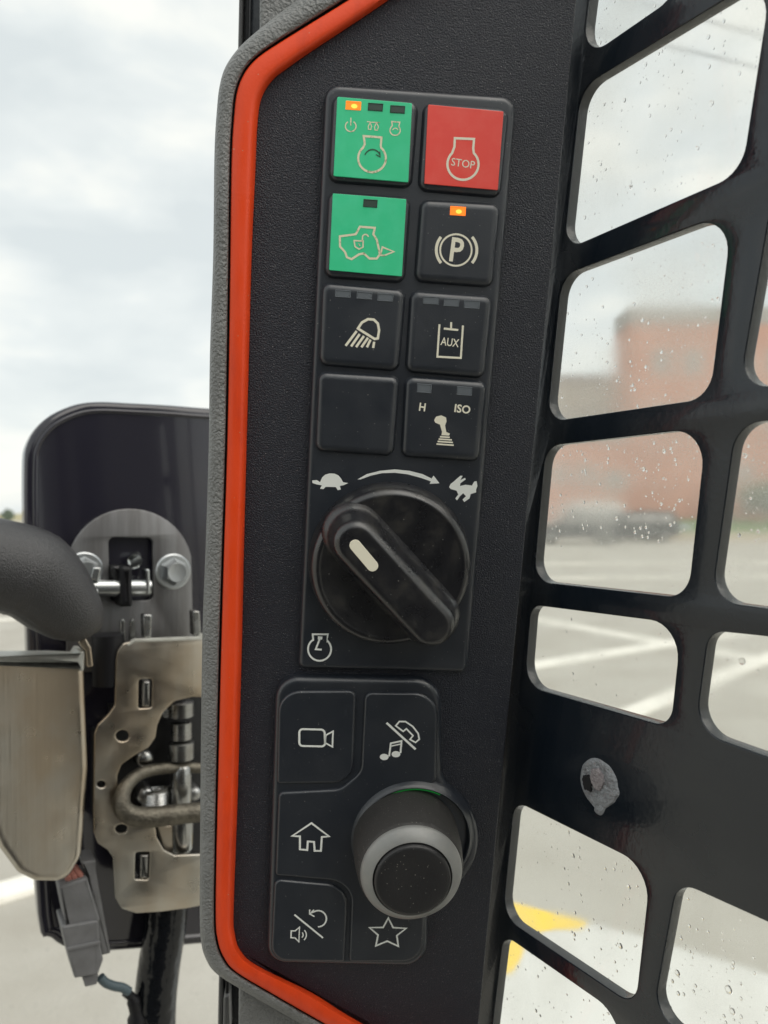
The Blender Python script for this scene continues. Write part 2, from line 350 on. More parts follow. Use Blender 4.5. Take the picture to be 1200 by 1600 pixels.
M['brick'] = mat('orange brick wall', (0.6, 0.265, 0.175), 0.85, var=(0.35, (0.47, 0.22, 0.155), 0.4, 0.65))
M['pale_wall'] = mat('pale rendered wall', (0.5, 0.46, 0.4), 0.85, var=(0.4, (0.42, 0.38, 0.33), 0.4, 0.65))
M['roof'] = mat('grey roof edge', (0.36, 0.33, 0.31), 0.7)
M['glass_far'] = mat('window glass', (0.3, 0.29, 0.28), 0.15)
M['wframe'] = mat('window frame', (0.5, 0.46, 0.42), 0.5)
def car_paint(n, c): return mat(n, c, 0.25, coat=0.6)

gmb = MB(); box(gmb, (-500, -60, -0.3), (500, 900, 0)); ground = gmb.build('ground', M['asphalt'], smooth=0); tag(ground, kind='structure')
def strip(name, pts, m, z0, z1, kind=None, parent=None):
    mb = MB(); slab(mb, [(p.x, p.y) for p in pts], z0, z1); o = mb.build(name, m, parent, smooth=0)
    if kind: tag(o, kind=kind)
    return o
MZ = [0.001]
def marking(x0, y0, x1, y1, wd=0.14):
    MZ[0] += 0.004
    a, b = G(x0, y0), G(x1, y1); d = (b-a).normalized(); q = Vector((-d.y, d.x, 0))*wd/2
    return strip('road_marking', [a-q, b-q, b+q, a+q], M['paint'], 0.0005, MZ[0], parent=ground)
marking(700, 943, 1340, 1059, 0.3); marking(700, 1062, 1340, 958, 0.3); marking(860, 1166, 1400, 947, 0.22)
marking(-260, 985, 240, 955, 0.16); marking(-260, 1045, 330, 1012, 0.15); marking(-120, 1436, 330, 1300, 0.17)
marking(800, 905, 1500, 898, 0.2); marking(820, 882, 1500, 879, 0.2)
c0, c1 = on_ray(1020, 800, 47).x, 80
mb = MB(); box(mb, (c0, 47, 0), (c1, 47.35, 0.5)); o = mb.build('low_wall', M['kerb'], smooth=0); tag(o, 'long pale low wall along the foot of the green bank', 'low wall')
mb = MB(); V = [(c0, 47.36, 0.45), (c1, 47.36, 0.45), (c1, 61.5, 1.15), (c0+2, 61.5, 1.15), (c0, 47.36, -0.1), (c1, 47.36, -0.1), (c1, 61.5, -0.1), (c0+2, 61.5, -0.1)]
mb.add(V, [(0, 1, 2, 3), (4, 5, 6, 7), (0, 1, 5, 4), (1, 2, 6, 5), (2, 3, 7, 6), (3, 0, 4, 7)]); lw = mb.build('lawn', M['grass'], smooth=0); tag(lw, kind='structure')
fd = strip('field', [Vector((-400, 150, 0)), Vector((-10, 150, 0)), Vector((-10, 800, 0)), Vector((-400, 800, 0))], M['drygrass'], 0.004, 0.05, 'structure')

def building(name, label, x0, x1, ytop, Y, depth, wm, rows, par):
    """A far block whose front stands at distance Y; rows of windows as (x0, x1, ytop, ybottom) in photo points."""
    a = on_ray(x0, 800, Y).x; b = on_ray(x1, 800, Y).x; top = CAM.z-(ytop-800)/F*Y
    root = thing(name, label, 'building', Matrix.Translation((a, Y, 0)))
    W = b-a; X = lambda x: on_ray(x, 800, Y).x-a; Z = lambda y: CAM.z-(y-800)/F*Y
    mb = MB(); box(mb, (0, 0, 0), (W, depth, top)); mb.build('wall', wm, root, 0)
    mb = MB(); box(mb, (-0.05, -0.05, top), (W+0.05, depth+0.05, top+par)); mb.build('roof', M['roof'], root, 0)
    for (wx0, wx1, wy0, wy1) in rows:
        l, r_, t, b_ = X(wx0), X(wx1), Z(wy0), Z(wy1)
        mb = MB()
        for lo, hi in (((l, -0.06, b_), (l+0.14, 0.02, t)), ((r_-0.14, -0.06, b_), (r_, 0.02, t)), ((l+0.14, -0.06, b_), (r_-0.14, 0.02, b_+0.14)), ((l+0.14, -0.06, t-0.14), (r_-0.14, 0.02, t))): box(mb, lo, hi)
        wo = mb.build('window', M['wframe'], root, 0)
        mb = MB(); box(mb, (l+0.14, -0.02, b_+0.14), (r_-0.14, 0.01, t-0.14)); mb.build('pane', M['glass_far'], wo, 0)
    return root
building('brick_building', 'tall orange brick building with a grey roof edge behind the lawn', 985, 1640, 506, 62, 4, M['brick'],
         [(1020, 1046, 545, 585), (1070, 1096, 545, 585), (1150, 1176, 545, 585), (1200, 1226, 545, 585), (1020, 1046, 630, 668), (1070, 1096, 630, 668), (1148, 1172, 725, 752), (1196, 1222, 630, 668), (1262, 1290, 545, 585), (1262, 1290, 630, 668)], 1.3)
building('pale_building', 'lower pale rendered building left of the brick one', 846, 984, 600, 70, 3, M['pale_wall'],
         [(862, 885, 640, 680), (905, 928, 640, 680), (948, 970, 640, 680)], 0.8)
building('brick_wing', 'low orange brick wing with white windows behind the parked vehicles', 690, 983, 690, 60, 2.5, M['brick'],
         [(860, 884, 725, 760), (944, 976, 735, 765), (905, 928, 725, 760)], 0.4)

def vehicle(name, label, cat, x, Y, yaw, L_, W_, prof, win, paint, wheel_r=0.33, extra=None):
    """Car body from a side profile (length, height), with windows, wheels, lights and bumpers as parts."""
    root = thing(name, label, cat, Matrix.Translation((on_ray(x, 800, Y).x, Y, 0)) @ Matrix.Rotation(yaw, 4, 'Z'), 'parked vehicles by the brick building')
    P = fillet(prof, 0.12, 4); n = len(P); V = []; Fc = []
    def tum(z): return max(0, (z-0.85))*0.13
    lay = [(-W_/2+0.05, 0.03), (-W_/2, 0), (W_/2, 0), (W_/2-0.05, 0.03)]
    secs = [[(p.x, s_*(W_/2-e_-tum(p.y)), p.y) for p in (inset(ccw(P), e_))] for s_, e_ in ((-1, 0.06), (-1, 0.0), (1, 0.0), (1, 0.06))]
    for s_ in secs: V += s_
    for k in range(3):
        for i in range(n): Fc.append((k*n+i, k*n+(i+1) % n, (k+1)*n+(i+1) % n, (k+1)*n+i))
    Fc += [tuple(range(n)), tuple(range(3*n, 4*n))]
    MB().add(V, Fc).build('body', paint, root, 35)
    for quad in win:
        for s_ in (-1, 1):
            mb = MB(); q = fillet(quad, 0.07, 3)
            mb.add([(p.x, s_*(W_/2-tum(p.y)+0.012), p.y) for p in q]+[(p.x, s_*(W_/2-tum(p.y)-0.03), p.y) for p in q],
                   [tuple(range(len(q)))]+[(i, (i+1) % len(q), len(q)+(i+1) % len(q), len(q)+i) for i in range(len(q))]); mb.build('window', M['glass_far'], root, 0)
    for wx in (-L_*0.31, L_*0.31):
        for s_ in (-1, 1):
            mb = MB(); yy = s_*(W_/2-0.1)
            for r0, y0, y1 in ((wheel_r, -0.11, 0.11),):
                V2 = []; nn = 20; pr = [(r0*0.62, y0), (r0*0.94, y0), (r0, y0+0.04), (r0, y1-0.04), (r0*0.94, y1), (r0*0.62, y1)]
                for rr, yq in pr: V2 += [(wx+rr*math.cos(2*math.pi*i/nn), yy+yq, wheel_r+rr*math.sin(2*math.pi*i/nn)) for i in range(nn)]
                mb.add(V2, [(k*nn+i, k*nn+(i+1) % nn, (k+1)*nn+(i+1) % nn, (k+1)*nn+i) for k in range(5) for i in range(nn)])
            wo = mb.build('wheel', M['black'], root)
            mb = MB(); V2 = [(wx+wheel_r*0.62*math.cos(2*math.pi*i/20), yy+s_*0.09, wheel_r+wheel_r*0.62*math.sin(2*math.pi*i/20)) for i in range(20)]
            mb.add(V2+[(wx, yy+s_*0.12, wheel_r)], [(i, (i+1) % 20, 20) for i in range(20)]); mb.build('rim', M['zinc'], wo)
    xs = [p.x for p in P]
    for sx, nm, c in ((min(xs), 'tail_light', M['tail']), (max(xs), 'headlight', M['lamp'])):
        for s_ in (-1, 1):
            mb = MB(); s2 = 1 if sx > 0 else -1
            box(mb, (sx-0.12*(s2 > 0)-0.03, s_*(W_/2-0.3)-0.14, 0.72), (sx+0.12*(s2 < 0)+0.03, s_*(W_/2-0.3)+0.14, 0.9)); mb.build(nm, c, root, 0)
    return root
M['tail'] = mat('red tail light', (0.5, 0.03, 0.04), 0.2); M['lamp'] = mat('headlight glass', (0.7, 0.7, 0.7), 0.15)
suv = [(-2.3, 0.35), (-2.32, 1.0), (-2.1, 1.75), (-0.2, 1.8), (0.55, 1.75), (1.15, 1.15), (2.2, 1.0), (2.32, 0.6), (2.25, 0.35)]
suvw = [[(-2.0, 1.12), (-1.9, 1.6), (-1.1, 1.63), (-1.1, 1.12)], [(-1.0, 1.12), (-1.0, 1.63), (-0.1, 1.63), (-0.1, 1.12)], [(0.0, 1.12), (0.0, 1.63), (0.5, 1.6), (0.95, 1.14)]]
sed = [(-2.2, 0.3), (-2.25, 0.95), (-1.6, 1.02), (-1.1, 1.4), (0.2, 1.45), (0.95, 1.0), (2.05, 0.85), (2.2, 0.5), (2.15, 0.3)]
sedw = [[(-1.4, 1.04), (-1.0, 1.32), (-0.35, 1.36), (-0.35, 1.04)], [(-0.25, 1.04), (-0.25, 1.36), (0.15, 1.36), (0.7, 1.02)]]
van = [(-2.6, 0.4), (-2.62, 2.3), (-2.5, 2.4), (1.2, 2.4), (1.75, 1.4), (2.5, 1.2), (2.6, 0.6), (2.55, 0.4)]
vanw = [[(0.5, 1.4), (0.5, 2.1), (1.15, 2.1), (1.5, 1.42)]]
vehicle('parked_suv', 'dark grey sport utility vehicle parked nearest the left edge of the guard', 'car', 900, 43, R(172), 4.6, 1.9, suv, suvw, car_paint('dark grey car paint', (0.02, 0.023, 0.028)), 0.38)
vehicle('parked_car', 'black estate car parked nearest the pale kerb', 'car', 990, 46, R(188), 4.6, 1.85, suv, suvw, car_paint('black car paint', (0.018, 0.02, 0.024)), 0.36)
vehicle('parked_car', 'silver saloon car parked just behind the black estate', 'car', 1018, 51, R(180), 4.4, 1.8, sed, sedw, car_paint('silver car paint', (0.5, 0.52, 0.54)))
vehicle('delivery_van', 'white panel van parked against the brick wing', 'van', 908, 56, R(180), 5.2, 2.0, van, vanw, car_paint('white van paint', (0.75, 0.75, 0.73)), 0.36)

def foliage(name, label, cat, x, Y, z0, rx, rz, col, n=900, leaf=0.16, trunk=None):
    c = on_ray(x, 800, Y); root = thing(name, label, cat, Matrix.Translation((c.x, Y, 0)))
    mb = MB(); rnd = random.Random(n+int(x))
    for _ in range(n):
        a = rnd.uniform(0, 6.283); t = rnd.uniform(-1, 1); q = rnd.uniform(0.35, 1)**0.5
        d = Vector((math.cos(a)*math.sqrt(1-t*t), math.sin(a)*math.sqrt(1-t*t), t)); k = 0.75+0.5*noise.noise(d*2.2+Vector((x, 0, 0)))
        p = Vector((d.x*rx*q*k, d.y*rx*q*k, z0+rz*(1+d.z*q*k)))
        u_ = Vector((rnd.gauss(0, 1), rnd.gauss(0, 1), rnd.gauss(0, 1))).normalized(); v_ = u_.orthogonal().normalized(); s_ = leaf*rnd.uniform(0.6, 1.4)
        mb.add([p+u_*s_, p+v_*s_*0.6, p-u_*s_, p-v_*s_*0.6], [(0, 1, 2, 3)])
    mb.build('crown', col, root, 0)
    mb = MB(); tube(mb, [(0, 0, 0), (0.05, 0, z0*0.6+0.1), (0, 0.04, z0+rz)], [0.16 if trunk else 0.07, 0.12 if trunk else 0.05, 0.04], 8); mb.build('trunk' if trunk else 'stem', M['bark'], root)
    return root
M['bark'] = mat('bark', (0.1, 0.075, 0.05), 0.9)
M['leaf'] = mat('shrub leaves', (0.07, 0.11, 0.05), 0.7, var=(1.2, (0.12, 0.17, 0.07), 0.4, 0.65))
M['leaf2'] = mat('distant tree leaves', (0.17, 0.21, 0.16), 0.8, var=(0.5, (0.22, 0.27, 0.2), 0.4, 0.65))  # paled and greyed: the haze of distance is put into the colour
foliage('shrub', 'big rounded green shrub on the lawn against the brick wall', 'shrub', 1196, 58, 1.0, 2.5, 1.7, M['leaf'], 1600, 0.22)
foliage('shrub', 'small low green shrub on the lawn beside the bigger one', 'shrub', 1128, 59, 1.0, 0.9, 0.55, M['leaf'], 500, 0.18)
foliage('tree', 'small green tree far off on the left horizon', 'tree', 12, 150, 0.1, 1.1, 1.0, M['leaf2'], 700, 0.4, True)

def wire(label, pts, Y):
    root = [on_ray(x, y, Y) for x, y in pts]; mb = MB(); tube(mb, spline(root, 5), 0.011, 6); o = mb.build('power_line', M['groove']); tag(o, label, 'power line', 'overhead power lines')
wire('upper overhead power line crossing the sky behind the window guard', [(700, -75), (900, -20), (1060, 20), (1200, 58), (1500, 130)], 14)
wire('lower overhead power line crossing the sky behind the window guard', [(700, 5), (900, 45), (1060, 76), (1200, 110), (1500, 185)], 14)

# white loader arm just outside the side window, with a yellow sticker
M['white_paint'] = mat('white machine paint', (0.62, 0.635, 0.62), 0.35, var=(12, (0.57, 0.58, 0.56), 0.45, 0.7), bumps=[('noise', 90, 0.0008, 0.1)])
M['yellow'] = mat('yellow sticker', (0.85, 0.6, 0.03), 0.4)
ARM = Frame(on_ray(1000, 1560, 0.86), (1, 0.22, -0.16), (-0.25, 0.78, 0.55))
fr = ARM.at(1000, 1560)
arm = thing('loader_arm', 'white painted loader arm below the side window with a yellow sticker', 'loader arm', fr.M)
edge = fr.Ls([(700, 1392), (800, 1404), (928, 1440), (1004, 1459), (1200, 1518), (1420, 1590), (1420, 1900), (640, 1900), (640, 1386)])
mb = MB(); slab(mb, fillet(edge, 0.006, 3), -0.12, 0, 0.006); mb.build('beam', M['white_paint'], arm)
mb = MB(); slab(mb, fillet(fr.Ls([(700, 1396), (800, 1409), (926, 1442), (905, 1452), (868, 1452), (845, 1456), (822, 1475), (815, 1498), (800, 1522), (780, 1520), (740, 1500), (700, 1440)], 0.0004), 0.006, 4), 0.0003, 0.0007); mb.build('sticker', M['yellow'], arm)

# ------------------------------------------------------------------ pillar trim: grey moulding, orange stripe, black switch panel
ST = [((630, -130), (753, -130), (801, -130)), ((540, -60), (641, -60), (697, -60)), ((460, 3), (545, 0), (607, 0)), ((430, 26), (485, 37), (560, 32)), ((400, 50), (432, 70), (490, 78)),
      ((372, 76), (402, 91), (450, 106)), ((352, 105), (383, 113), (425, 126)), ((343, 135), (371, 142), (408, 155)), ((339, 170), (366, 180), (402, 195)), ((335, 240), (362, 250), (399, 262)),
      ((333, 400), (360, 400), (393, 400)), ((328, 550), (358, 550), (389, 550)), ((326, 700), (355, 700), (385, 700)), ((321, 860), (350, 860), (381, 860)), ((316, 1000), (346, 1000), (378, 1000)), ((313, 1250), (340, 1250), (371, 1250)),
      ((312, 1420), (337, 1420), (365, 1420)), ((314, 1470), (340, 1468), (367, 1460)), ((322, 1499), (351, 1498), (376, 1486)), ((339, 1522), (371, 1520), (402, 1509)), ((385, 1551), (428, 1554), (487, 1551)), ((460, 1594), (503, 1597), (567, 1600)), ((640, 1697), (680, 1697), (760, 1700))]
fr = PANEL.at(380, 800)
trim = thing('pillar_trim', 'grey grained cab pillar trim with an orange stripe around a black switch panel', 'pillar trim', fr.M)
OG, OO, OI = [spline([(*s[k], 0) for s in ST], 5) for k in range(3)]
def blend(a, b, t): return [p.lerp(q, t) for p, q in zip(a, b)]
def loft(name, rows, m, parent, flip=False, smooth=60):
    mb = MB(); V = []; n = len(rows[0][0]); Fc = []
    for line, h in rows: V += [fr.L(p.x, p.y, h) for p in line]
    for k in range(len(rows)-1):
        for i in range(n-1): Fc.append((k*n+i, k*n+i+1, (k+1)*n+i+1, (k+1)*n+i))
    return mb.add(V, Fc).build(name, m, parent, smooth)
inn = blend(OG, OO, 0.86)
rows = [([Vector((p.x+8, p.y+4*(1 if p.y > 800 else -1)*0, 0)) for p in OG], -0.030), (blend(OG, OO, 0.02), -0.012), (blend(OG, OO, 0.0), -0.004), (blend(OG, OO, 0.04), 0.0005), (blend(OG, OO, 0.14), 0.0028), (blend(OG, OO, 0.30), 0.0042), (blend(OG, OO, 0.55), 0.0048), (blend(OG, OO, 0.78), 0.0045), (inn, 0.0036), (blend(OG, OO, 0.89), 0.002)]
loft('moulding', rows, M['grey'], trim)
loft('groove', [(blend(OG, OO, 0.88), 0.0024), (blend(OG, OO, 0.93), 0.0006), (blend(OO, OI, 0.01), 0.0006), (blend(OO, OI, 0.02), 0.003)], M['groove'], trim)
loft('orange_stripe', [(blend(OO, OI, 0.0), 0.0012), (blend(OO, OI, 0.0), 0.0036), (blend(OO, OI, 0.05), 0.0042), (blend(OO, OI, 0.62), 0.0043), (blend(OO, OI, 0.78), 0.0040), (blend(OO, OI, 0.9), 0.0024), (blend(OO, OI, 1.0), 0.0002), (blend(OO, OI, 1.02), -0.001)], M['orange'], trim)
right = [(921, -200), (901, 0), (863, 400), (824, 800), (786, 1200), (748, 1600), (736, 1720)]
P = [(p.x, p.y) for p in blend(OO, OI, 0.97)]+list(reversed(right))
mb = MB(); slab(mb, fr.Ls(P), -0.006, 0.0, 0.0006, 3); mb.build('switch_panel', M['panel'], trim)
mb = MB(); slab(mb, fr.Ls([(406, -160), (405, 60), (388, 700), (373, 1500), (371, 1720), (730, 1720), (880, 0), (900, -160)], -0.012), -0.02, -0.012, 0.002); mb.build('trim_back', M['grey'], trim)

# ------------------------------------------------------------------ engine keypad
T = lambda ox, oy, s=3.0: (lambda pts: [(ox+x/s, oy+y/s) for x, y in pts])
z1, z2, z3, z4 = T(460, 110), T(460, 430), T(440, 700), T(400, 1040)
fr = PANEL.at(620, 1040)
kp = thing('engine_keypad', 'tall black keypad with green and red engine buttons above a big rotary throttle dial', 'keypad', fr.M)
HB = 0.0042
mb = MB(); slab(mb, fillet(fr.Ls([(508, 133), (806, 154), (729, 1049), (466, 1042)], 0.002), [0.0055, 0.0055, 0.003, 0.003], 9), 0, HB, 0.0023, 7); mb.build('housing', M['rubber'], kp)
PXM = 1/3800.0                      # one photo pixel on the panel, in metres
class Icon:
    def __init__(s, z, h): s.z = z; s.h = h; s.mb = MB()
    def line(s, pts, w=8, closed=False): stroke(s.mb, fr.Ls(s.z(pts), s.h), w/3*PXM, s.h, closed); return s
    def area(s, pts): fill(s.mb, fr.Ls(s.z(pts), s.h), s.h); return s
    def word(s, t, c, w, h, bold=0.0, rot=-4.0):
        text(s.mb, t, fr.L(*s.z([c])[0], s.h), w/3*PXM, h/3*PXM, s.h, rot=R(rot), bold=bold); return s
    def done(s, parent, m=None): return s.mb.build('icon', m or M['cream'], parent, 0)
def led(z, q, h, parent, lit=False, m=None):
    P = fr.Ls(z(q), h); rimw = 0.00035
    mb = MB(); o_ = ccw([Vector(p[:2]) for p in P]); oo = inset(o_, -rimw)
    n = 4; mb.add([(p.x, p.y, h) for p in oo]+[(p.x, p.y, h+0.00028) for p in inset(o_, -rimw*0.4)]+[(p.x, p.y, h+0.00002) for p in o_],
                  [(k*n+i, k*n+(i+1) % n, (k+1)*n+(i+1) % n, (k+1)*n+i) for k in range(2) for i in range(4)]); fr_m = m
    mb.add([(p.x, p.y, h+0.00006) for p in o_], [(0, 1, 2, 3)])
    o = mb.build('indicator', M['led_on'] if lit else (m or M['led_off']), parent, 0)
    if lit:
        c = fr.L(*z([((q[0][0]+q[2][0])/2+4, (q[0][1]+q[2][1])/2+3)])[0], h); mb = MB(); fill(mb, [(c.x+0.0012*math.cos(a), c.y+0.0008*math.sin(a)) for a in [i*0.5236 for i in range(12)]], h+0.00006); mb.build('lamp', M['led_core'], parent, 0)
    return o
def q4(x0, y0, x1, y1, sk=4): return [(x0, y0), (x1, y0+sk*(x1-x0)/60), (x1-2, y1), (x0-2, y1-sk*(x1-x0)/60)]
HT = HB+0.0027                      # height of the button faces
BV = 0.0027
def button(corners, label=None, cap=None):
    P = fr.Ls(corners, HT)
    # the base keeps the same outline, grown a little: a soft moulded skirt
    P = fillet(P, 0.0033, 8); mb = MB(); P = ccw(P)
    base = inset(P, -0.0008); n = len(P); rings = [(base, HB-0.0005)]
    for k in range(8):
        t = math.pi/2*k/7; rings.append((inset(P, BV*(1-math.cos(t))), HT-0.0019*(1-math.sin(t))))
    rings.append((inset(P, BV*1.15), HT))
    V = []; Fc = []
    for ring, h in rings: V += [(p.x, p.y, h) for p in ring]
    for k in range(len(rings)-1): Fc += [(k*n+i, k*n+(i+1) % n, (k+1)*n+(i+1) % n, (k+1)*n+i) for i in range(n)]
    Fc.append(tuple(range((len(rings)-1)*n, len(rings)*n)))
    b = mb.add(V, Fc).build('button', M['rubber'], kp, 50)
    if label: b['label'] = label
    if cap:
        face, m = cap; mb = MB(); slab(mb, fillet(fr.Ls(face, HT+0.0003), 0.0004, 2), HT-0.0002, HT+0.0003, 0.0002, 2); mb.build('button_face', m, b)
    return b
HC = HT+0.00032
b = button([(521, 147), (654, 158), (643, 291), (514, 281)], 'green engine start button with three indicators, one lit orange', ([(527, 151), (644, 161), (638, 285), (521, 275)], M['green']))
led(z1, q4(246, 147, 309, 183), HC, b, True); led(z1, q4(350, 156, 412, 188), HC, b, m=M['led_off_green']); led(z1, q4(454, 167, 515, 199), HC, b, m=M['led_off_green'])
ic = Icon(z1, HC)
ic.line(arc(264, 262, 25, -58, 238), 5).line([(265, 222), (264, 258)], 5)
ic.line([(340, 240), (352, 241), (362, 262), (358, 278), (347, 276), (346, 262), (356, 243), (384, 244), (394, 265), (389, 281), (377, 279), (376, 264), (386, 244), (400, 245)], 4)
ic.line([(459, 258), (456, 240), (494, 243), (490, 260)]+arc(472, 281, 24, -45, 225), 5, True).line(arc(473, 284, 13, 200, 340), 4)
ic.line([(330, 345), (325, 308), (408, 314), (405, 352)]+arc(364, 412, 65, -49, 229, 30), 9, True)
ic.done(b, M['cream_worn'])
ic = Icon(z1, HC+0.00005); ic.line(arc(366, 408, 37, 198, 340), 5).line([(382, 394), (402, 406), (400, 380)], 4); ic.done(b, M['ink_dark'])
b = button([(664, 159), (796, 170), (782, 306), (655, 295)], 'red engine stop button', ([(669, 163), (787, 174), (778, 297), (663, 287)], M['red']))
ic = Icon(z1, HC); ic.line([(750, 358), (752, 318), (842, 322), (838, 365)]+arc(790, 440, 73, -46, 226, 30), 10, True).word('STOP', (791, 436), 104, 32, 0.004); ic.done(b)
b = button([(514, 298), (642, 308), (632, 440), (507, 431)], 'green machine unlock button with one dark indicator', ([(520, 302), (635, 311), (628, 432), (514, 422)], M['green']))
led(z1, q4(328, 607, 386, 640), HC, b, m=M['led_off_green'])
ic = Icon(z1, HC)
ic.line([(213, 778), (288, 768), (307, 733), (377, 738), (370, 768), (387, 795), (401, 862), (386, 882), (352, 882), (325, 858), (303, 862), (268, 885), (246, 876), (238, 852), (214, 826)], 9, True)
ic.line([(404, 866), (412, 828), (466, 850), (420, 868)], 7, True); ic.done(b, M['cream_worn'])
ic = Icon(z1, HC+0.00004); ic.line([(318, 803), (319, 785)]+arc(333, 783, 14, 180, 350, 8), 6).line([(280, 798), (322, 800), (322, 828), (303, 838), (284, 826)], 6, True).line([(300, 812), (308, 822)], 5); ic.done(b, M['cream_worn'])
b = button([(659, 311), (782, 318), (770, 447), (649, 438)], 'black parking brake button with a lit orange indicator')
led(z1, q4(735, 640, 800, 678), HT, b, True)
ic = Icon(z1, HT); ic.line(arc(757, 842, 74, 0, 360, 40)[:-1], 8, True).line(arc(760, 842, 95, -40, 40), 13).line(arc(760, 842, 95, 140, 220), 13).word('P', (762, 842), 58, 104, 0.02); ic.done(b)
b = button([(504, 441), (634, 453), (623, 579), (499, 569)], 'black work light button with three dark indicators')
for q in ((196, 72, 262, 103), (297, 80, 362, 111), (394, 88, 460, 121)): led(z2, q4(*q), HT, b)
ic = Icon(z2, HT); ic.line([(298, 250), (316, 222), (345, 206), (372, 208), (391, 226), (397, 258), (391, 296), (376, 299)], 11, True)
for l in (((292, 262), (240, 331)), ((306, 276), (266, 334)), ((326, 285), (289, 337)), ((345, 293), (314, 338)), ((357, 302), (340, 338)), ((374, 312), (369, 341))): ic.line(list(l), 11)
ic.done(b)
b = button([(643, 454), (770, 463), (757, 590), (635, 580)], 'black auxiliary hydraulics button with three dark indicators')
for q in ((608, 102, 675, 135), (705, 111, 770, 145), (800, 120, 866, 155)): led(z2, q4(*q), HT, b)
ic = Icon(z2, HT); ic.line([(680, 230), (670, 382), (780, 388), (790, 236)], 9).line([(735, 220), (734, 252)], 9).line([(700, 250), (768, 257)], 9).word('AUX', (729, 314), 84, 36, 0.012); ic.done(b)
button([(498, 581), (625, 589), (615, 712), (493, 704)], 'black blank button without any marking')
b = button([(635, 588), (761, 597), (749, 721), (628, 713)], 'black control pattern button lettered H and ISO')
led(z2, q4(580, 512, 640, 550), HT, b); led(z2, q4(767, 525, 830, 562), HT, b)
ic = Icon(z2, HT); ic.word('H', (600, 618), 29, 37, 0.025).word('ISO', (788, 627), 74, 38, 0.025)
ic.area([(655, 680), (664, 663), (688, 657), (711, 667), (713, 685), (706, 705), (712, 735), (729, 742), (725, 752), (689, 750), (692, 735), (682, 700), (660, 691)])
for l in (((682, 757), (728, 760)), ((676, 768), (738, 772)), ((671, 779), (743, 784)), ((666, 791), (747, 797))): ic.line(list(l), 7)
ic.done(b)
# marks round the dial
ic = Icon(z3, HB); ic.area([(180, 160), (190, 138), (204, 125), (225, 119), (248, 120), (267, 129), (280, 145), (288, 160), (312, 164), (292, 174), (273, 178), (278, 195), (263, 197), (254, 183), (206, 182), (196, 193), (180, 190), (189, 175), (162, 170), (145, 164), (143, 152), (165, 150)]); ic.done(kp, M['white_ink'])['label'] = 'white turtle mark'
ic = Icon(z3, HB); ic.area([(355, 147), (400, 122), (460, 107), (530, 100), (600, 107), (660, 122), (703, 143), (712, 129), (740, 165), (694, 168), (699, 156), (650, 139), (590, 123), (530, 116), (470, 118), (420, 129), (370, 147)]); ic.done(kp, M['white_ink'])['label'] = 'white curved arrow'
ic = Icon(z3, HB); ic.area([(785, 183), (792, 168), (806, 158), (820, 145), (838, 130), (849, 130), (838, 150), (860, 140), (863, 147), (838, 165), (836, 178), (862, 172), (892, 176), (903, 157), (914, 155), (918, 178), (911, 196), (912, 208), (886, 216), (881, 236), (856, 253), (848, 241), (864, 226), (851, 212), (836, 226), (822, 246), (814, 236), (828, 218), (820, 200), (792, 192)]); ic.done(kp, M['white_ink'])['label'] = 'white running rabbit mark'
ic = Icon(z3, HB); ic.line([(148, 900), (146, 873), (217, 873), (213, 905)]+arc(178, 943, 54, -48, 228, 28), 9, True).line([(182, 886), (160, 943), (188, 945)], 9).area([(170, 882), (192, 884), (190, 898), (170, 898)]); ic.done(kp, M['white_ink'])['label'] = 'white engine speed mark'
# throttle dial: a disc with a tall finger bar
hd = 0.012
c = fr.L(612, 889, hd+HB); a_ = c.x; b_ = c.y; rd = 0.0332
mb = MB(); lathe(mb, a_, b_, [(rd+0.0006, HB), (rd+0.0006, HB+0.0012), (rd+0.0002, HB+0.003), (rd-0.0005, HB+hd-0.0034), (rd-0.0009, HB+hd-0.0020), (rd-0.0017, HB+hd-0.0009), (rd-0.0026, HB+hd-0.0003), (rd-0.0034, HB+hd), (rd-0.0042, HB+hd-0.0002), (rd-0.0050, HB+hd-0.0004), (0.004, HB+hd-0.0006)], 96)
dl = mb.build('throttle_dial', M['dial'], kp, 50)
hg = HB+hd+0.016
def capsule(p, q, r, n=14):
    p, q = Vector(p[:2]), Vector(q[:2]); d = (q-p).normalized(); a0 = math.atan2(d.y, d.x)
    return [q+Vector((math.cos(a0+t), math.sin(a0+t)))*r for t in [math.pi*(i/n-0.5) for i in range(n+1)]]+[p+Vector((math.cos(a0+t), math.sin(a0+t)))*r for t in [math.pi*(i/n+0.5) for i in range(n+1)]]
p0, p1 = fr.L(557, 850, hg), fr.L(677, 979, hg)
mb = MB(); rings = []
d = Vector((p1-p0)[:2]).normalized()
for r_, h, e_ in ((0.0128, HB+hd-0.002, 0.0006), (0.0123, HB+hd+0.0004, 0.0004), (0.0112, HB+hd+0.0016, 0.0002), (0.0105, HB+hd+0.0032, 0), (0.0099, HB+hd+0.006, 0), (0.0091, hg-0.0042, 0), (0.0088, hg-0.0028, 0), (0.0083, hg-0.0016, 0), (0.0075, hg-0.0007, 0), (0.0065, hg-0.0001, 0), (0.0058, hg, 0), (0.0052, hg, 0)):
    rings.append((capsule(Vector(p0[:2])-d*e_*2, Vector(p1[:2])+d*e_*2, r_), h))
n = len(rings[0][0]); V = []; Fc = []
for ring, h in rings: V += [(p.x, p.y, h) for p in ring]
for k in range(len(rings)-1): Fc += [(k*n+i, k*n+(i+1) % n, (k+1)*n+(i+1) % n, (k+1)*n+i) for i in range(n)]
Fc.append(tuple(range((len(rings)-1)*n, len(rings)*n)))
mb.add(V, Fc).build('grip', M['dial'], dl, 50)
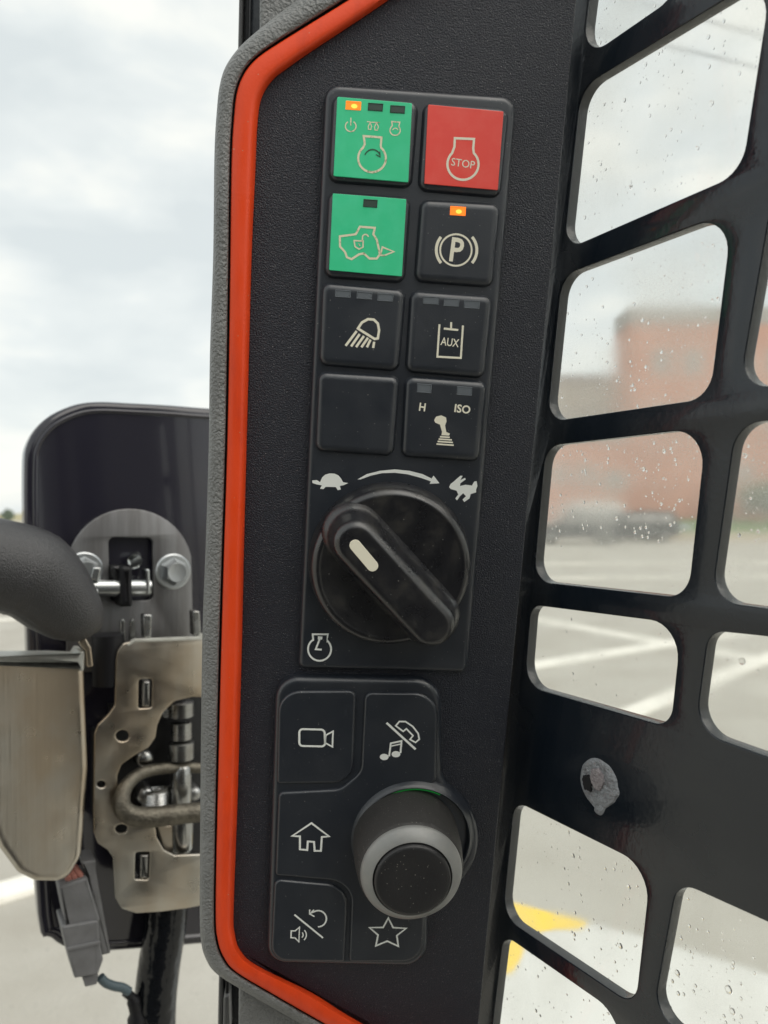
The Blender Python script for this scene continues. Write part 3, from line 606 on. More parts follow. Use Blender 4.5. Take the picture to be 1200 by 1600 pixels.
mb = MB(); slab(mb, capsule(fr.L(555, 852, hg), fr.L(582, 884, hg), 0.0022), hg-0.0002, hg+0.0002, 0.0001, 2); mb.build('pointer_mark', M['cream'], dl)

# ------------------------------------------------------------------ media keypad with jog dial
fr = PANEL.at(545, 1505)
mk = thing('media_keypad', 'lower black keypad with camera and star marks and a silver ringed jog dial', 'keypad', fr.M)
HB2 = 0.005
lobe = z4([(738+306*math.cos(R(t)), 812+292*math.sin(R(t))) for t in range(-58, 62, 6)])
outl = z4([(93, 52), (868, 60), (872, 505)])+lobe+z4([(806, 1130), (802, 1408), (50, 1392)])
rad = [0.010, 0.0125, 0.004]+[0]*len(lobe)+[0.004, 0.010, 0.009]
outl = fillet(fr.Ls(outl, HB2-0.001), rad, 9)
mb = MB(); slab(mb, outl, 0, HB2, 0.0026, 7); mb.build('housing', M['rubber'], mk)

HK = HB2+0.0014
def key(pts, rad, label=None):
    P = fillet(fr.Ls(z4(pts), HK), [r*PXM/3 for r in [max(q_, 20) for q_ in rad]], 8); mb = MB(); slab(mb, P, HB2-0.0004, HK, 0.00125, 6); o = mb.build('button', M['rubber'], mk, 50)
    if label: o['label'] = label
    return o
k1 = key([(105, 122), (472, 118), (455, 552), (97, 556)], [110, 38, 100, 20], 'button with camera mark')
Icon(z4, HK).line(fillet([(203, 297), (321, 300), (325, 379), (203, 376)], 16, 3), 10, True).line([(327, 326), (361, 308), (358, 380), (324, 362)], 8, True).done(k1, M['white_ink'])
k2 = key([(105, 597), (395, 582), (492, 500), (510, 128), (858, 130), (846, 545), (770, 600), (600, 660), (560, 800), (580, 1000), (650, 1090), (796, 1080), (784, 1392), (436, 1392), (450, 1018), (90, 986)], [30, 90, 90, 40, 130, 60, 20, 20, 20, 20, 20, 12, 110, 13, 130, 14], 'joined buttons with phone, home and star marks')
ic = Icon(z4, HK); ic.line([(612, 268), (748, 392)], 11)
ic.line([(655, 282), (672, 262), (700, 262), (735, 285), (760, 318), (765, 345), (748, 360), (722, 346), (736, 328), (705, 296), (690, 308)], 8, True)
ic.line([(624, 425), (632, 364), (682, 353), (677, 410)], 9).line([(630, 378), (680, 367)], 6).area([(601+21*math.cos(t*0.524), 428+15*math.sin(t*0.524)) for t in range(12)]).area([(656+21*math.cos(t*0.524), 415+15*math.sin(t*0.524)) for t in range(12)])
ic.done(k2, M['white_ink'])
Icon(z4, HK).line([(170, 798), (260, 738), (342, 800), (309, 803), (304, 868), (275, 868), (272, 826), (243, 824), (240, 864), (206, 861), (206, 800)], 10, True).done(k2, M['white_ink'])
Icon(z4, HK).line([(620, 1183), (643, 1228), (704, 1231), (660, 1265), (667, 1315), (615, 1291), (562, 1313), (572, 1262), (532, 1228), (596, 1227)], 9, True).done(k2, M['white_ink'])
k3 = key([(86, 1004), (434, 1036), (418, 1392), (68, 1386)], [36, 120, 20, 90], 'button with speaker and return marks')
ic = Icon(z4, HK); ic.line([(180, 1167), (314, 1276)], 9).line([(165, 1243), (184, 1243), (204, 1226), (201, 1294), (183, 1276), (164, 1275)], 7, True).line(arc(205, 1262, 16, -45, 50, 8), 6).line(arc(205, 1262, 31, -45, 50, 8), 6)
ic.line([(254, 1161)]+arc(292, 1186, 38, -120, 92, 16), 8).line([(272, 1144), (251, 1163), (252, 1143)], 7).line([(251, 1163), (274, 1176)], 7); ic.done(k3, M['white_ink'])
# jog dial: sloping collar, green light ring, grainy skirt, silver ring, cap
c = fr.L(645, 1313, HB2+0.003); a_, b_ = c.x, c.y
def rr(px): return px*PXM*1.055
mb = MB(); lathe(mb, a_, b_, [(rr(101), HB2-0.001), (rr(100), HB2+0.0004), (rr(98), HB2+0.0014), (rr(95.5), HB2+0.0026), (rr(93), HB2+0.0035), (rr(91), HB2+0.0038), (rr(89), HB2+0.0034), (rr(87.5), HB2+0.001), (rr(60), HB2+0.001)], 96, False); mb.build('collar', M['rubber'], mk, 60)
mb = MB(); lathe(mb, a_, b_, [(rr(90.2), HB2+0.0012), (rr(88.6), HB2+0.0030), (rr(86.6), HB2+0.0030), (rr(85.6), HB2+0.0012)], 96, False); 
ringv = [(v, f) for v, f in [(mb.v, mb.f)]][0]
# only the top arc of the ring is a light guide
keep = [f for f in ringv[1] if sum(ringv[0][i][1] for i in f)/4-b_ > rr(78)]
g = MB(); g.v = ringv[0]; g.f = keep; g.build('light_ring', M['led_green'], mk, 50)
hs = HB2+0.0262
c = fr.L(634, 1313, HB2+0.003); a_, b_ = c.x, c.y
mb = MB(); prof = [(rr(84), HB2+0.0012), (rr(84), HB2+0.004), (rr(83), HB2+0.014), (rr(79), hs-0.0022), (rr(77), hs-0.0008), (rr(75.5), hs-0.0004), (rr(70), hs-0.0004)]
lathe(mb, a_, b_, prof, 120, False); 
mb.v = [((x-a_)*(1+(0.006 if k % 2 else -0.006))+a_, (y-b_)*(1+(0.006 if k % 2 else -0.006))+b_, z) if 120*2 <= k < 120*4 else (x, y, z) for k, (x, y, z) in enumerate(mb.v)]
jd = mb.build('jog_dial', M['skirt'], mk, 50)
mb = MB(); lathe(mb, a_, b_, [(rr(76), hs-0.002), (rr(76), hs-0.0002), (rr(75), hs+0.0008), (rr(72), hs+0.0018), (rr(61), hs+0.0042), (rr(59), hs+0.0044), (rr(57.8), hs+0.0034), (rr(57.5), hs)], 120, False); mb.build('silver_ring', M['silver'], jd, 50)
mb = MB(); lathe(mb, a_, b_, [(rr(56.8), hs), (rr(56.8), hs+0.0042), (rr(56), hs+0.0052), (rr(54), hs+0.0058), (rr(50), hs+0.006), (rr(30), hs+0.0056), (rr(10), hs+0.0053), (rr(2), hs+0.0053)], 96); mb.build('dial_cap', M['cap'], jd, 50)

# ------------------------------------------------------------------ steel window guard on the right, and the wet pane behind it
fr = GUARD.at(900, 1400)
gd = thing('window_guard', 'thick glossy black steel window guard with rows of rounded cut outs', 'window guard', fr.M)
HOLES = [[(908, 95), (1060, -10), (1090, -190), (935, -120)], [(907, 137), (1207, -47), (1158, 270), (880, 391)], [(877, 431), (1144, 330), (1108, 622), (854, 659)], [(852, 697), (1103, 668), (1074, 935), (833, 908)], [(829, 945), (1064, 975), (1047, 1137), (819, 1071)],
         [(803, 1251), (1016, 1357), (992, 1573), (785, 1432)], [(786, 1460), (975, 1592), (955, 1760), (762, 1660)], [(1058, 1377), (1290, 1482), (1260, 1760), (1020, 1582)], [(1107, 985), (1420, 1018), (1400, 1255), (1086, 1142)], [(1150, 663), (1480, 624), (1450, 985), (1111, 939)], [(1206, 312), (1560, 110), (1500, 560), (1154, 610)], [(1250, -60), (1560, -300), (1560, 60), (1212, 240)],
         [(1005, 1622), (1250, 1800), (1230, 1990), (985, 1800)], [(970, -215), (1150, -310), (1160, -230), (1120, -60)][:0] or [(1120, -60), (1250, -150), (1260, -300), (1150, -240)]]
hol = [fillet(fr.Ls(h), [0.011, 0.012, 0.011, 0.009] if i not in (4, 8) else [0.008, 0.012, 0.009, 0.010], 8) for i, h in enumerate(HOLES)]
outl = [(p.x, p.y) for p in fr.Ls([(868, -420), (1700, -700), (1700, 2500), (700, 2000), (735, 1600), (800, 900)])]
me = plate(outl, hol, -0.0055, 0.0, 0.0005); gp = link('guard_plate', me, M['gloss'], gd, 40)
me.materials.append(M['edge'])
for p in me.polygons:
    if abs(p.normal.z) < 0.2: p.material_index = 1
# dried sealant over an old rivet hole
zz = T(790, 900, 2.927)
P = fr.Ls(zz([(348, 880), (356, 860), (372, 845), (390, 834), (410, 832), (432, 838), (450, 850), (470, 864), (488, 886), (500, 908), (511, 935), (514, 965), (521, 985), (519, 1004), (508, 1018), (500, 1034), (484, 1046), (466, 1058), (456, 1066), (450, 1082), (438, 1094), (424, 1092), (410, 1080), (412, 1066), (400, 1050), (386, 1034), (370, 1012), (356, 985), (346, 955), (342, 920)]))
P = ccw([Vector((p.x, p.y)) for p in spline(P, 2, True)]); cB = sum(P, Vector((0, 0)))/len(P); n = len(P); V = []; Fc = []
for k in range(13):
    q = 1-k/13
    for p in P:
        e_ = cB+(p-cB)*q; hh = 0.0 if k == 0 else 0.0007+0.0007*noise.noise(Vector((e_.x*420, e_.y*420, 1)))+0.0006*noise.noise(Vector((e_.x*1300, e_.y*1300, 4)))+0.0005*(1-q*q)
        V.append((e_.x, e_.y, max(0.0002, hh) if k else 0.0))
for k in range(12): Fc += [(k*n+i, k*n+(i+1) % n, (k+1)*n+(i+1) % n, (k+1)*n+i) for i in range(n)]
Fc.append(tuple(range(12*n, 13*n)))
bl = MB().add(V, Fc).build('sealant_blob', M['blob'], gd, 80); bl['label'] = 'dried grey sealant patch'
rnd = random.Random(5); c = fr.L(*zz([(388, 945)])[0], 0); mb = MB()
slab(mb, [Vector((c.x+math.cos(t)*0.0028*k_, c.y+math.sin(t)*0.0036*k_)) for t, k_ in [(i*0.2856, rnd.uniform(0.7, 1.1)) for i in range(22)]], 0.0006, 0.0022); mb.build('pit', M['groove'], bl)
c = fr.L(*zz([(432, 925)])[0], 0); mb = MB()
slab(mb, [Vector((c.x+math.cos(t)*0.0036*k_, c.y+math.sin(t)*0.0044*k_)) for t, k_ in [(i*0.2856, rnd.uniform(0.92, 1.08)) for i in range(22)]], 0.0006, 0.0022, 0.0004, 2); mb.build('smear', M['pink'], bl)
# pane
def glass_mat():
    m = bpy.data.materials.new('wet window pane'); m.use_nodes = True; t = m.node_tree; t.nodes.clear(); N = t.nodes.new; K = t.links.new
    o = N('ShaderNodeOutputMaterial'); tc_ = N('ShaderNodeTexCoord')
    rf = N('ShaderNodeBsdfRefraction'); rf.inputs['IOR'].default_value = 1.12; rf.inputs[0].default_value = (0.985, 0.99, 0.98, 1)
    gl = N('ShaderNodeBsdfGlossy'); gl.inputs['Roughness'].default_value = 0.03; mk_ = N('ShaderNodeMixShader'); mk_.inputs[0].default_value = 0.025
    df = N('ShaderNodeBsdfTranslucent'); df.inputs[0].default_value = (0.75, 0.75, 0.71, 1)
    a = N('ShaderNodeTexNoise'); a.inputs['Scale'].default_value = 22; a.inputs['Detail'].default_value = 4; K(tc_.outputs['Object'], a.inputs['Vector'])
    b = N('ShaderNodeTexVoronoi'); b.inputs['Scale'].default_value = 1400; K(tc_.outputs['Object'], b.inputs['Vector'])
    ra = N('ShaderNodeValToRGB'); ra.color_ramp.elements[0].position = 0.40; ra.color_ramp.elements[1].position = 0.68; K(a.outputs[0], ra.inputs[0])
    rb = N('ShaderNodeValToRGB'); rb.color_ramp.elements[0].position = 0.1; rb.color_ramp.elements[1].position = 0.4; rb.color_ramp.elements[0].color = (1, 1, 1, 1); rb.color_ramp.elements[1].color = (0.5, 0.5, 0.5, 1); K(b.outputs[0], rb.inputs[0])
    sp_ = N('ShaderNodeSeparateXYZ'); K(tc_.outputs['Object'], sp_.inputs[0])
    ys = [fr.L(950, y_).y for y_ in (470, 600, 760, 860)]
    up_ = N('ShaderNodeMapRange'); up_.inputs[1].default_value = ys[0]; up_.inputs[2].default_value = ys[1]; K(sp_.outputs[1], up_.inputs[0])
    dn_ = N('ShaderNodeMapRange'); dn_.inputs[1].default_value = ys[3]; dn_.inputs[2].default_value = ys[2]; K(sp_.outputs[1], dn_.inputs[0])
    bd_ = N('ShaderNodeMath'); bd_.operation = 'MULTIPLY'; K(up_.outputs[0], bd_.inputs[0]); K(dn_.outputs[0], bd_.inputs[1])
    ad_ = N('ShaderNodeMath'); ad_.operation = 'MULTIPLY_ADD'; ad_.use_clamp = True; ad_.inputs[1].default_value = 0.75; K(bd_.outputs[0], ad_.inputs[0]); K(ra.outputs[0], ad_.inputs[2]); ra = ad_
    ro = N('ShaderNodeMath'); ro.operation = 'MULTIPLY_ADD'; ro.inputs[1].default_value = 0.13; ro.inputs[2].default_value = 0.075; K(ra.outputs[0], ro.inputs[0]); K(ro.outputs[0], rf.inputs['Roughness'])
    mu = N('ShaderNodeMath'); mu.operation = 'MULTIPLY'; K(ra.outputs[0], mu.inputs[0]); K(rb.outputs[0], mu.inputs[1])
    m3 = N('ShaderNodeMath'); m3.operation = 'MULTIPLY_ADD'; m3.inputs[1].default_value = 0.34; m3.inputs[2].default_value = 0.06; K(mu.outputs[0], m3.inputs[0])
    K(rf.outputs[0], mk_.inputs[1]); K(gl.outputs[0], mk_.inputs[2])
    m2 = N('ShaderNodeMixShader'); K(m3.outputs[0], m2.inputs[0]); K(mk_.outputs[0], m2.inputs[1]); K(df.outputs[0], m2.inputs[2]); K(m2.outputs[0], o.inputs[0]); return m
def drop_mat():
    m = bpy.data.materials.new('rain water'); m.use_nodes = True; t = m.node_tree; b = t.nodes['Principled BSDF']
    b.inputs['Base Color'].default_value = (1, 1, 1, 1); b.inputs['Roughness'].default_value = 0.0; b.inputs['IOR'].default_value = 1.33; b.inputs['Transmission Weight'].default_value = 1.0; return m
M['glass'] = glass_mat(); M['water'] = drop_mat()
pn = thing('window_pane', 'rain spotted clear side window pane behind the black steel guard', 'window pane', fr.M)
HG = -0.013
mb = MB(); slab(mb, [(p.x, p.y) for p in fr.Ls([(860, -420), (1700, -700), (1700, 2500), (690, 2000), (735, 1600), (800, 900)], HG)], HG-0.004, HG); mb.build('glass', M['glass'], pn, 0)
def droplet(mb, p, r, sy=1.0, n=12):
    V = []; Fc = []; pr = [(1.0, 0.0), (0.95, 0.25), (0.78, 0.5), (0.45, 0.68), (0.15, 0.74)]
    for q, h in pr: V += [(p[0]+r*q*math.cos(2*math.pi*i/n), p[1]+r*sy*q*math.sin(2*math.pi*i/n), HG+0.00005+r*h) for i in range(n)]
    for k in range(4): Fc += [(k*n+i, k*n+(i+1) % n, (k+1)*n+(i+1) % n, (k+1)*n+i) for i in range(n)]
    Fc += [tuple(range(4*n, 5*n)), tuple(reversed(range(n)))]
    return mb.add(V, Fc)
BIG = [(985, 60, 5), (1107, 58, 5), (1108, 104, 5), (1112, 162, 6), (1090, 232, 5), (976, 157, 5), (939, 257, 4), (986, 292, 5), (1023, 297, 4), (914, 340, 5), (1004, 500, 5), (991, 475, 4), (917, 448, 4), (926, 436, 4), (906, 460, 3), (1006, 733, 5), (1038, 705, 5), (976, 790, 4), (964, 810, 5), (1001, 825, 4), (1010, 824, 4), (1004, 838, 4), (1062, 782, 4), (1048, 820, 4),
       (1160, 1033, 8), (896, 1337, 6), (983, 1386, 6), (970, 1478, 7), (898, 1460, 5), (939, 1450, 4), (1059, 1520, 7), (1139, 1546, 9), (1145, 1580, 7), (1060, 1552, 5), (1145, 1511, 5), (838, 1579, 5), (1087, 1540, 4)]
for x, y, r in BIG:
    mb = MB(); droplet(mb, fr.L(x, y, HG), r*0.00017, 1.12); mb.build('raindrop', M['water'], pn, 60)
small = MB(); rnd = random.Random(3)
for _ in range(3600):
    x = rnd.uniform(780, 1210); y = rnd.uniform(-10, 1610)
    dens = 0.36+0.9*max(0, noise.noise(Vector((x/90, y/110, 3))))
    if 560 < y < 850 and x < 1060: dens += 0.75
    if 1350 < y < 1560 and x > 960: dens += 0.4
    if 850 < y < 1120: dens *= 0.35
    if rnd.random() > dens: continue
    droplet(small, fr.L(x, y, HG), 0.00024+0.0005*rnd.random()**3, rnd.uniform(0.9, 1.35), 8)
tag(small.build('raindrops', M['water'], pn, 60), kind='stuff')

# ------------------------------------------------------------------ door post behind the trim
fr = PANEL.at(380, 1560)
dp = thing('door_post', 'narrow dark door post with grey edge strips showing behind the pillar trim', 'door post', fr.M)
def bar(x0, x1, h0, h1, m, name, y0=-160, y1=1720, s0=0.0):
    sl = -33/1600
    mb = MB(); slab(mb, fr.Ls([(x0+sl*y0, y0), (x1+sl*y0, y0), (x1+sl*y1, y1), (x0+sl*y1, y1)], h1), h0, h1, 0.0012, 3); return mb.build(name, m, dp)
bar(377, 412, -0.075, -0.045, M['gloss'], 'post'); bar(373, 381, -0.052, -0.040, M['post'], 'edge_strip'); bar(384, 390, -0.044, -0.036, M['black'], 'seal')
mb = MB(); slab(mb, fillet(fr.Ls([(349, 1558), (358, 1556), (360, 1620), (348, 1620)], -0.034), 0.002, 4), -0.044, -0.034, 0.001); mb.build('clip', M['post'], dp)

# ------------------------------------------------------------------ door plate, striker, latch, lever, connector, hose on the left
zl = T(0, 600, 3.5294); zm = T(0, 960, 3.5294); zb = T(0, 1260, 3.0)
fr = DOOR.at(200, 1470)
dr = thing('door_plate', 'glossy black door corner plate with rounded rim behind the latch', 'door plate', fr.M)
out0 = fr.Ls([(38, 740), (44, 690), (70, 655), (110, 634), (150, 627), (205, 629), (260, 632), (310, 636), (350, 639), (390, 642), (420, 648), (430, 700), (430, 1100), (428, 1420), (415, 1462), (390, 1470), (180, 1488), (120, 1488), (80, 1468), (60, 1430), (46, 1100), (40, 900)], -0.004)
P = [Vector((p.x, p.y)) for p in spline(out0, 4, True)]
mb = MB(); slab(mb, P, -0.022, -0.004, 0.004, 4); mb.build('plate', M['door'], dr)
Pi = inset(ccw(P), 0.0052); n = len(P); mb = MB()
mb.add([(p.x, p.y, -0.0035) for p in Pi]+[(p.x, p.y, -0.0022) for p in inset(ccw(P), 0.0062)]+[(p.x, p.y, -0.0022) for p in inset(ccw(P), 0.0072)]+[(p.x, p.y, -0.0040) for p in inset(ccw(P), 0.0085)],
       [(k*n+i, k*n+(i+1) % n, (k+1)*n+(i+1) % n, (k+1)*n+i) for k in range(3) for i in range(n)]); mb.build('rim', M['door'], dr, 60)
# striker bracket
fr = DOOR.at(203, 990)
sk = thing('striker_bracket', 'round topped grey steel striker bracket bolted to the black door plate', 'bracket', fr.M)
out1 = fr.Ls([(104, 1050), (105, 900)]+[(203-98*math.cos(R(t)), 888-93*math.sin(R(t))) for t in range(8, 173, 8)]+[(300, 900), (303, 1050)], 0.004)
hole = fillet(fr.Ls([(169, 839), (239, 840), (239, 938), (172, 940)], 0.004), 0.004, 5)
link('plate', plate([(p.x, p.y) for p in out1], [hole], 0.0, 0.004, 0.0006), M['steel'], sk)
def hexbolt(x, y, parent, r=0.0098, h0=0.004):
    c = fr.L(x, y, h0); mb = MB(); lathe(mb, c.x, c.y, [(r*1.3, h0), (r*1.3, h0+0.001), (r*1.2, h0+0.0018)], 32)
    mb.add(*(lambda q: (q.v, q.f))(slab(MB(), [Vector((c.x+r*1.04*math.cos(R(60*i+30)), c.y+r*1.04*math.sin(R(60*i+30)))) for i in range(6)], h0+0.0015, h0+0.011, draft=0.0022)))
    lathe(mb, c.x, c.y, [(r*0.7, h0+0.011), (r*0.66, h0+0.0118), (r*0.4, h0+0.0115)], 32); return mb.build('bolt', M['bolt'], parent, 35)
hexbolt(131, 892, sk); hexbolt(270, 893, sk)
h = 0.014
mb = MB(); tube(mb, [fr.L(138, 919, h), fr.L(160, 919, h), fr.L(234, 918, h)], 0.0058, 24); mb.build('pin', M['bright'], sk)
mb = MB(); slab(mb, fillet(fr.Ls([(228, 889), (234, 889), (235, 927), (229, 930)], h+0.006), 0.0012, 3), h-0.006, h+0.006, 0.001); mb.build('pin_clip', M['bright'], sk)
mb = MB(); slab(mb, fillet(fr.Ls([(189, 885), (207, 885), (208, 948), (188, 949)], h+0.008), 0.002, 4), -0.004, h+0.008, 0.003); mb.build('strap', M['black'], sk)
mb = MB(); slab(mb, fillet(fr.Ls([(176, 884), (192, 884), (192, 905), (176, 905)], h), 0.0015, 4), -0.004, h, 0.002); mb.build('bushing', M['dark_metal'], sk)
mb = MB(); tube(mb, [fr.L(209, 881, h-0.008), fr.L(211, 876, h-0.004), fr.L(212, 870, h-0.016)], [0.004, 0.005, 0.004], 12); mb.build('ball', M['bright'], sk)
# washer tabs beside the pin
mb = MB(); slab(mb, fillet(fr.Ls(zl([(500, 1075), (515, 1010), (560, 1012), (545, 1090)]), 0.02), 0.001, 2), 0.01, 0.02, 0.001); slab(mb, fillet(fr.Ls(zl([(515, 1130), (545, 1130), (540, 1240), (512, 1205)]), 0.02), 0.001, 2), 0.01, 0.02, 0.001); mb.build('washer_tab', M['bright'], sk)

# latch: stamped bracket with cut outs, rod loop and spools
fr = DOOR.at(230, 1420)
lt = thing('door_latch', 'stamped zinc door latch bracket with a thick steel rod loop beside the pillar', 'latch', fr.M)
h1 = 0.034
O_ = zm([(640, 260), (650, 200), (680, 160), (745, 145), (1120, 130), (1180, 132), (1180, 460), (1060, 455), (960, 480), (900, 540), (868, 610), (858, 680), (820, 735), (740, 780), (670, 830), (648, 890), (650, 960), (655, 1060), (700, 1130)])+zb([(730, 95), (735, 145), (770, 205), (820, 230), (1000, 222), (1000, 455), (880, 478), (760, 495), (640, 502), (570, 480), (540, 430), (530, 240), (505, 205), (460, 175), (440, 120)])+zm([(515, 1050), (520, 660), (540, 610), (600, 550), (635, 500)])
holes_px = [zm([(765, 358), (842, 355), (838, 516), (763, 520)]), zm(circ) if False else zm([(677+38*math.cos(t*0.3927), 670+32*math.sin(t*0.3927)) for t in range(16)]), zm([(560+25*math.cos(t*0.524), 938+20*math.sin(t*0.524)) for t in range(12)]), zb([(570+30*math.cos(t*0.524), 106+22*math.sin(t*0.524)) for t in range(12)]), zb([(635, 215), (705, 212), (700, 345), (632, 342)])]
hl = [fillet(fr.Ls(p, h1), 0.0016 if len(p) == 4 else 0.0, 4) for p in holes_px]
op = fillet(fr.Ls(O_, h1), 0.004, 4)
link('latch_plate', plate(op, hl, h1-0.0032, h1, 0.0009), M['zinc_warm'], lt)
for q, hh in ((zm([(785, 365), (830, 362), (826, 508), (782, 510)]), 0.031), (zb([(655, 222), (697, 220), (692, 338), (652, 336)]), 0.031)):
    mb = MB(); slab(mb, fillet(fr.Ls(q, hh), 0.001, 3), h1-0.02, hh+0.002, 0.0018, 3); mb.build('tab', M['zinc'], lt)
mb = MB(); slab(mb, fillet(fr.Ls(zm([(700, 168), (745, 139), (1100, 125), (1112, 108), (1122, 108), (1122, 140), (745, 153), (706, 178)]), h1+0.001), 0.0004, 2), h1-0.004, h1+0.001, 0.0003, 2); mb.build('top_edge', M['pale_edge'], lt)
# side flange and upper posts
mb = MB(); slab(mb, fillet(fr.Ls(zm([(520, 660), (530, 640), (560, 660), (560, 1040), (520, 1180)]), h1-0.02), 0.002), 0.0, h1-0.016); mb.build('side_flange', M['dark_metal'], lt)
for q in ([(790, 0), (838, 0), (832, 130), (795, 132)], [(1062, -20), (1100, -20), (1108, 105), (1066, 118)]):
    mb = MB(); slab(mb, fillet(fr.Ls(zm(q), h1-0.004), 0.001, 2), h1-0.012, h1-0.003, 0.001); mb.build('upright', M['zinc'], lt)
path = [(1200, 850), (1000, 845), (860, 855), (770, 880), (700, 940), (672, 1010), (680, 1070), (730, 1110), (820, 1118), (1000, 1100), (1200, 1080)]
RL = [0.0036, 0.0037, 0.0039, 0.0042, 0.0047, 0.0053, 0.0059, 0.0063, 0.0066, 0.0066, 0.0066]
hp = [h1-0.012, h1-0.012, h1-0.010, h1-0.006, h1+0.0, h1+0.006, h1+0.008, h1+0.009, h1+0.009, h1+0.009, h1+0.009]
mb = MB(); tube(mb, spline([fr.L(*zm([p])[0], q) for p, q in zip(path, hp)], 5), [q for i in range(10) for q in [(RL[i]+(RL[i+1]-RL[i])*j/5) for j in range(5)]]+[RL[-1]], 18); mb.build('rod_loop', M['rough_steel'], lt)
mb = MB()
for y0, y1, r_ in ((480, 565, 0.0085), (590, 690, 0.0075), (700, 800, 0.0088), (830, 1040, 0.0072), (1040, 1300, 0.0085)):
    a1, b1 = fr.L(*zm([(1000, y0)])[0], h1-0.014), fr.L(*zm([(1000, y1)])[0], h1-0.014); d_ = (b1-a1)*0.06
    tube(mb, [a1, a1+d_, b1-d_, b1], [r_*0.85, r_, r_, r_*0.85], 20)
mb.build('spool', M['zinc'], lt, 50)
mb = MB(); pts = []
for i in range(90):
    p = fr.L(*zm([(860+90*0, 960+i*1.6)])[0], h1-0.018); ang = i*0.9; pts.append(p+Vector((math.cos(ang)*0.010, 0, math.sin(ang)*0.006)))
tube(mb, pts, 0.0009, 6); mb.build('spring', M['zinc'], lt)
mb = MB()
for q in ((800, 800, 0.006), (805, 1000, 0.006), (1075, 990, 0.005), (915, 545, 0.004)):
    c = fr.L(*zm([q[:2]])[0], h1-0.016); lathe(mb, c.x, c.y, [(q[2], h1-0.03), (q[2], h1-0.016), (q[2]*0.7, h1-0.014), (q[2]*0.1, h1-0.0138)], 16)
mb.build('rivet', M['zinc'], lt, 50)
mb = MB(); slab(mb, fr.Ls(zm([(600, 500), (1180, 430), (1180, 1320), (640, 1320)]), 0.004), -0.002, 0.004); mb.build('latch_back', M['dark_metal'], lt)
mb = MB(); slab(mb, fillet(fr.Ls(zb([(735, 90), (885, 95), (870, 160), (810, 222), (770, 205)]), h1-0.01), 0.001), h1-0.016, h1-0.010, 0.0008); mb.build('pawl', M['zinc_warm'], lt)
mb = MB(); tube(mb, [fr.L(*zm([(595, 110)])[0], 0.022), fr.L(*zm([(598, 250)])[0], 0.022), fr.L(*zm([(600, 385)])[0], 0.022)], 0.0105, 20); mb.build('roller', M['black'], lt, 50)
mb = MB()
for x in (660, 715):
    slab(mb, fillet(fr.Ls(zm([(x, 150), (x+6, 40), (x+18, 20), (x+30, 40), (x+34, 150)]), 0.024), 0.0006, 2), 0.02, 0.024, 0.0006)
mb.build('spring_leaf', M['zinc'], lt)

# lever with moulded grip
fr = DOOR.at(70, 1370)
lv = thing('door_lever', 'door lever with a black moulded grip above a bent steel plate', 'lever', fr.M)
h2 = 0.062
path = [(-160, 868), (-60, 874), (0, 883), (50, 899), (91, 937), (122, 971), (134, 993)]
rads = [0.0262, 0.0263, 0.0265, 0.0272, 0.0232, 0.0170, 0.0088]
mb = MB(); tube(mb, spline([fr.L(x, y, h2) for x, y in path], 5), [x for i in range(6) for x in [rads[i]+(rads[i+1]-rads[i])*j/5 for j in range(5)]]+[rads[-1]], 28); mb.build('grip', M['grip'], lv, 60)
hL = 0.05
shape = [(-200, 1026), (60, 1030), (118, 1034), (132, 1044), (138, 1200), (128, 1340), (104, 1380), (55, 1379), (28, 1366), (0, 1328), (-40, 1240), (-200, 1200)]
mb = MB(); slab(mb, fillet(fr.Ls(shape, hL), [0, 0.006, 0.01, 0.012, 0.012, 0.014, 0.009, 0.009, 0.012, 0.012, 0.012, 0], 6), hL-0.03, hL, 0.0045, 6); mb.build('lever_plate', M['zinc_warm'], lv, 50)
mb = MB(); slab(mb, fillet(fr.Ls(zm([(0, 235), (300, 232), (420, 238), (440, 205), (470, 205), (465, 310), (445, 320), (425, 272), (300, 262), (-600, 268), (-600, 235)]), hL+0.004), 0.0008, 2), hL-0.02, hL+0.003, 0.001); mb.build('top_lip', M['pale_edge'], lv, 40)
mb = MB(); slab(mb, fillet(fr.Ls(zm([(428, 150), (470, 128), (500, 180), (512, 285), (478, 290), (470, 200)]), h2-0.01), 0.0008, 2), h2-0.02, h2-0.008, 0.001); mb.build('shank', M['zinc_warm'], lv, 40)

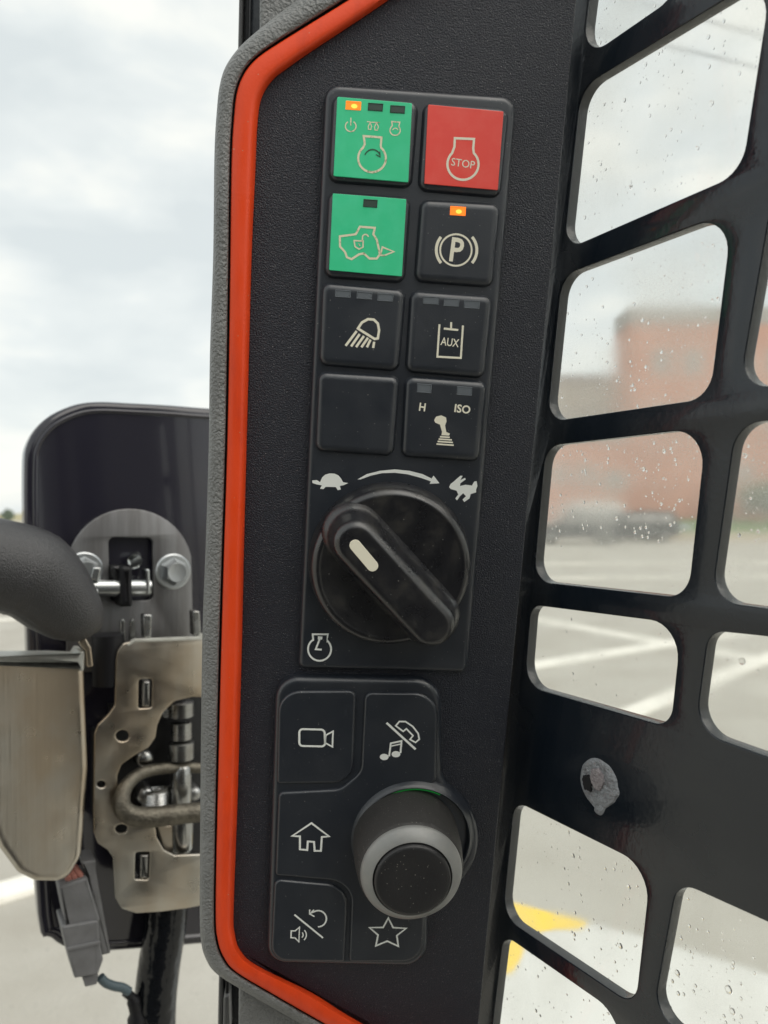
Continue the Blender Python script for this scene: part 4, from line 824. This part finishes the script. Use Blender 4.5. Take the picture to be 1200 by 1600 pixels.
# grey electrical connector with wires
fr = DOOR.at(130, 1500)
cn = thing('electrical_connector', 'grey plastic two part electrical connector hanging below the lever plate', 'connector', fr.M)
hc = 0.034
mb = MB(); slab(mb, fillet(fr.Ls(zb([(275, 378), (410, 335), (470, 530), (460, 560), (290, 590), (312, 560)]), hc), 0.0012, 3), hc-0.022, hc, 0.0015); mb.build('plug', M['conn'], cn)
mb = MB(); slab(mb, fillet(fr.Ls(zb([(378, 262), (450, 252), (450, 300), (520, 690), (478, 700), (410, 330)]), hc-0.004), 0.001, 3), hc-0.024, hc-0.004, 0.0012); mb.build('latch_tab', M['conn'], cn)
mb = MB(); slab(mb, fillet(fr.Ls(zb([(288, 565), (462, 535), (470, 640), (485, 720), (460, 790), (350, 808), (318, 690)]), hc+0.002), 0.0014, 3), hc-0.024, hc+0.002, 0.0014); mb.build('socket', M['conn'], cn)
mb = MB(); slab(mb, fillet(fr.Ls(zb([(312, 665), (470, 632), (474, 645), (316, 680)]), hc+0.0032), 0.0004, 2), hc, hc+0.0032, 0.0004); mb.build('ridge', M['conn'], cn)
mb = MB(); slab(mb, fillet(fr.Ls(zb([(385, 800), (462, 785), (455, 835), (400, 848)]), hc-0.002), 0.0008, 2), hc-0.016, hc-0.002, 0.0008); mb.build('wedge', M['conn'], cn)
mb = MB(); tube(mb, spline([fr.L(*zb([p])[0], hc-0.006) for p in ((470, 800), (495, 826), (535, 842), (575, 850), (605, 868))], 5), 0.0029, 12); mb.build('cable', M['cable'], cn)
for k, p in enumerate(((325, 352), (350, 345), (378, 335))):
    mb = MB(); tube(mb, spline([fr.L(*zb([(p[0]-30, p[1]-50)])[0], hc-0.014), fr.L(*zb([(p[0]-5, p[1]-16)])[0], hc-0.006), fr.L(*zb([(p[0]+8, p[1]+22)])[0], hc-0.008)], 4), 0.0022, 8); mb.build('wire', M['wire_red'], cn)
# black hose
fr = DOOR.at(250, 1600)
hs_ = thing('black_hose', 'thick glossy black hose running down below the latch bracket', 'hose', fr.M)
mb = MB(); tube(mb, spline([fr.L(x, y, 0.012) for x, y in ((262, 1400), (258, 1450), (250, 1500), (243, 1560), (241, 1620), (240, 1720), (240, 1800))], 5), 0.0145, 24); mb.build('tube', M['hose'], hs_)
mb = MB(); tube(mb, spline([fr.L(x, y, 0.018) for x, y in ((196, 1550), (208, 1562), (214, 1590), (216, 1640), (218, 1720))], 5), [0.003]*5+[0.0045]*5+[0.0065]*11, 12); mb.build('side_sleeve', M['black'], hs_)
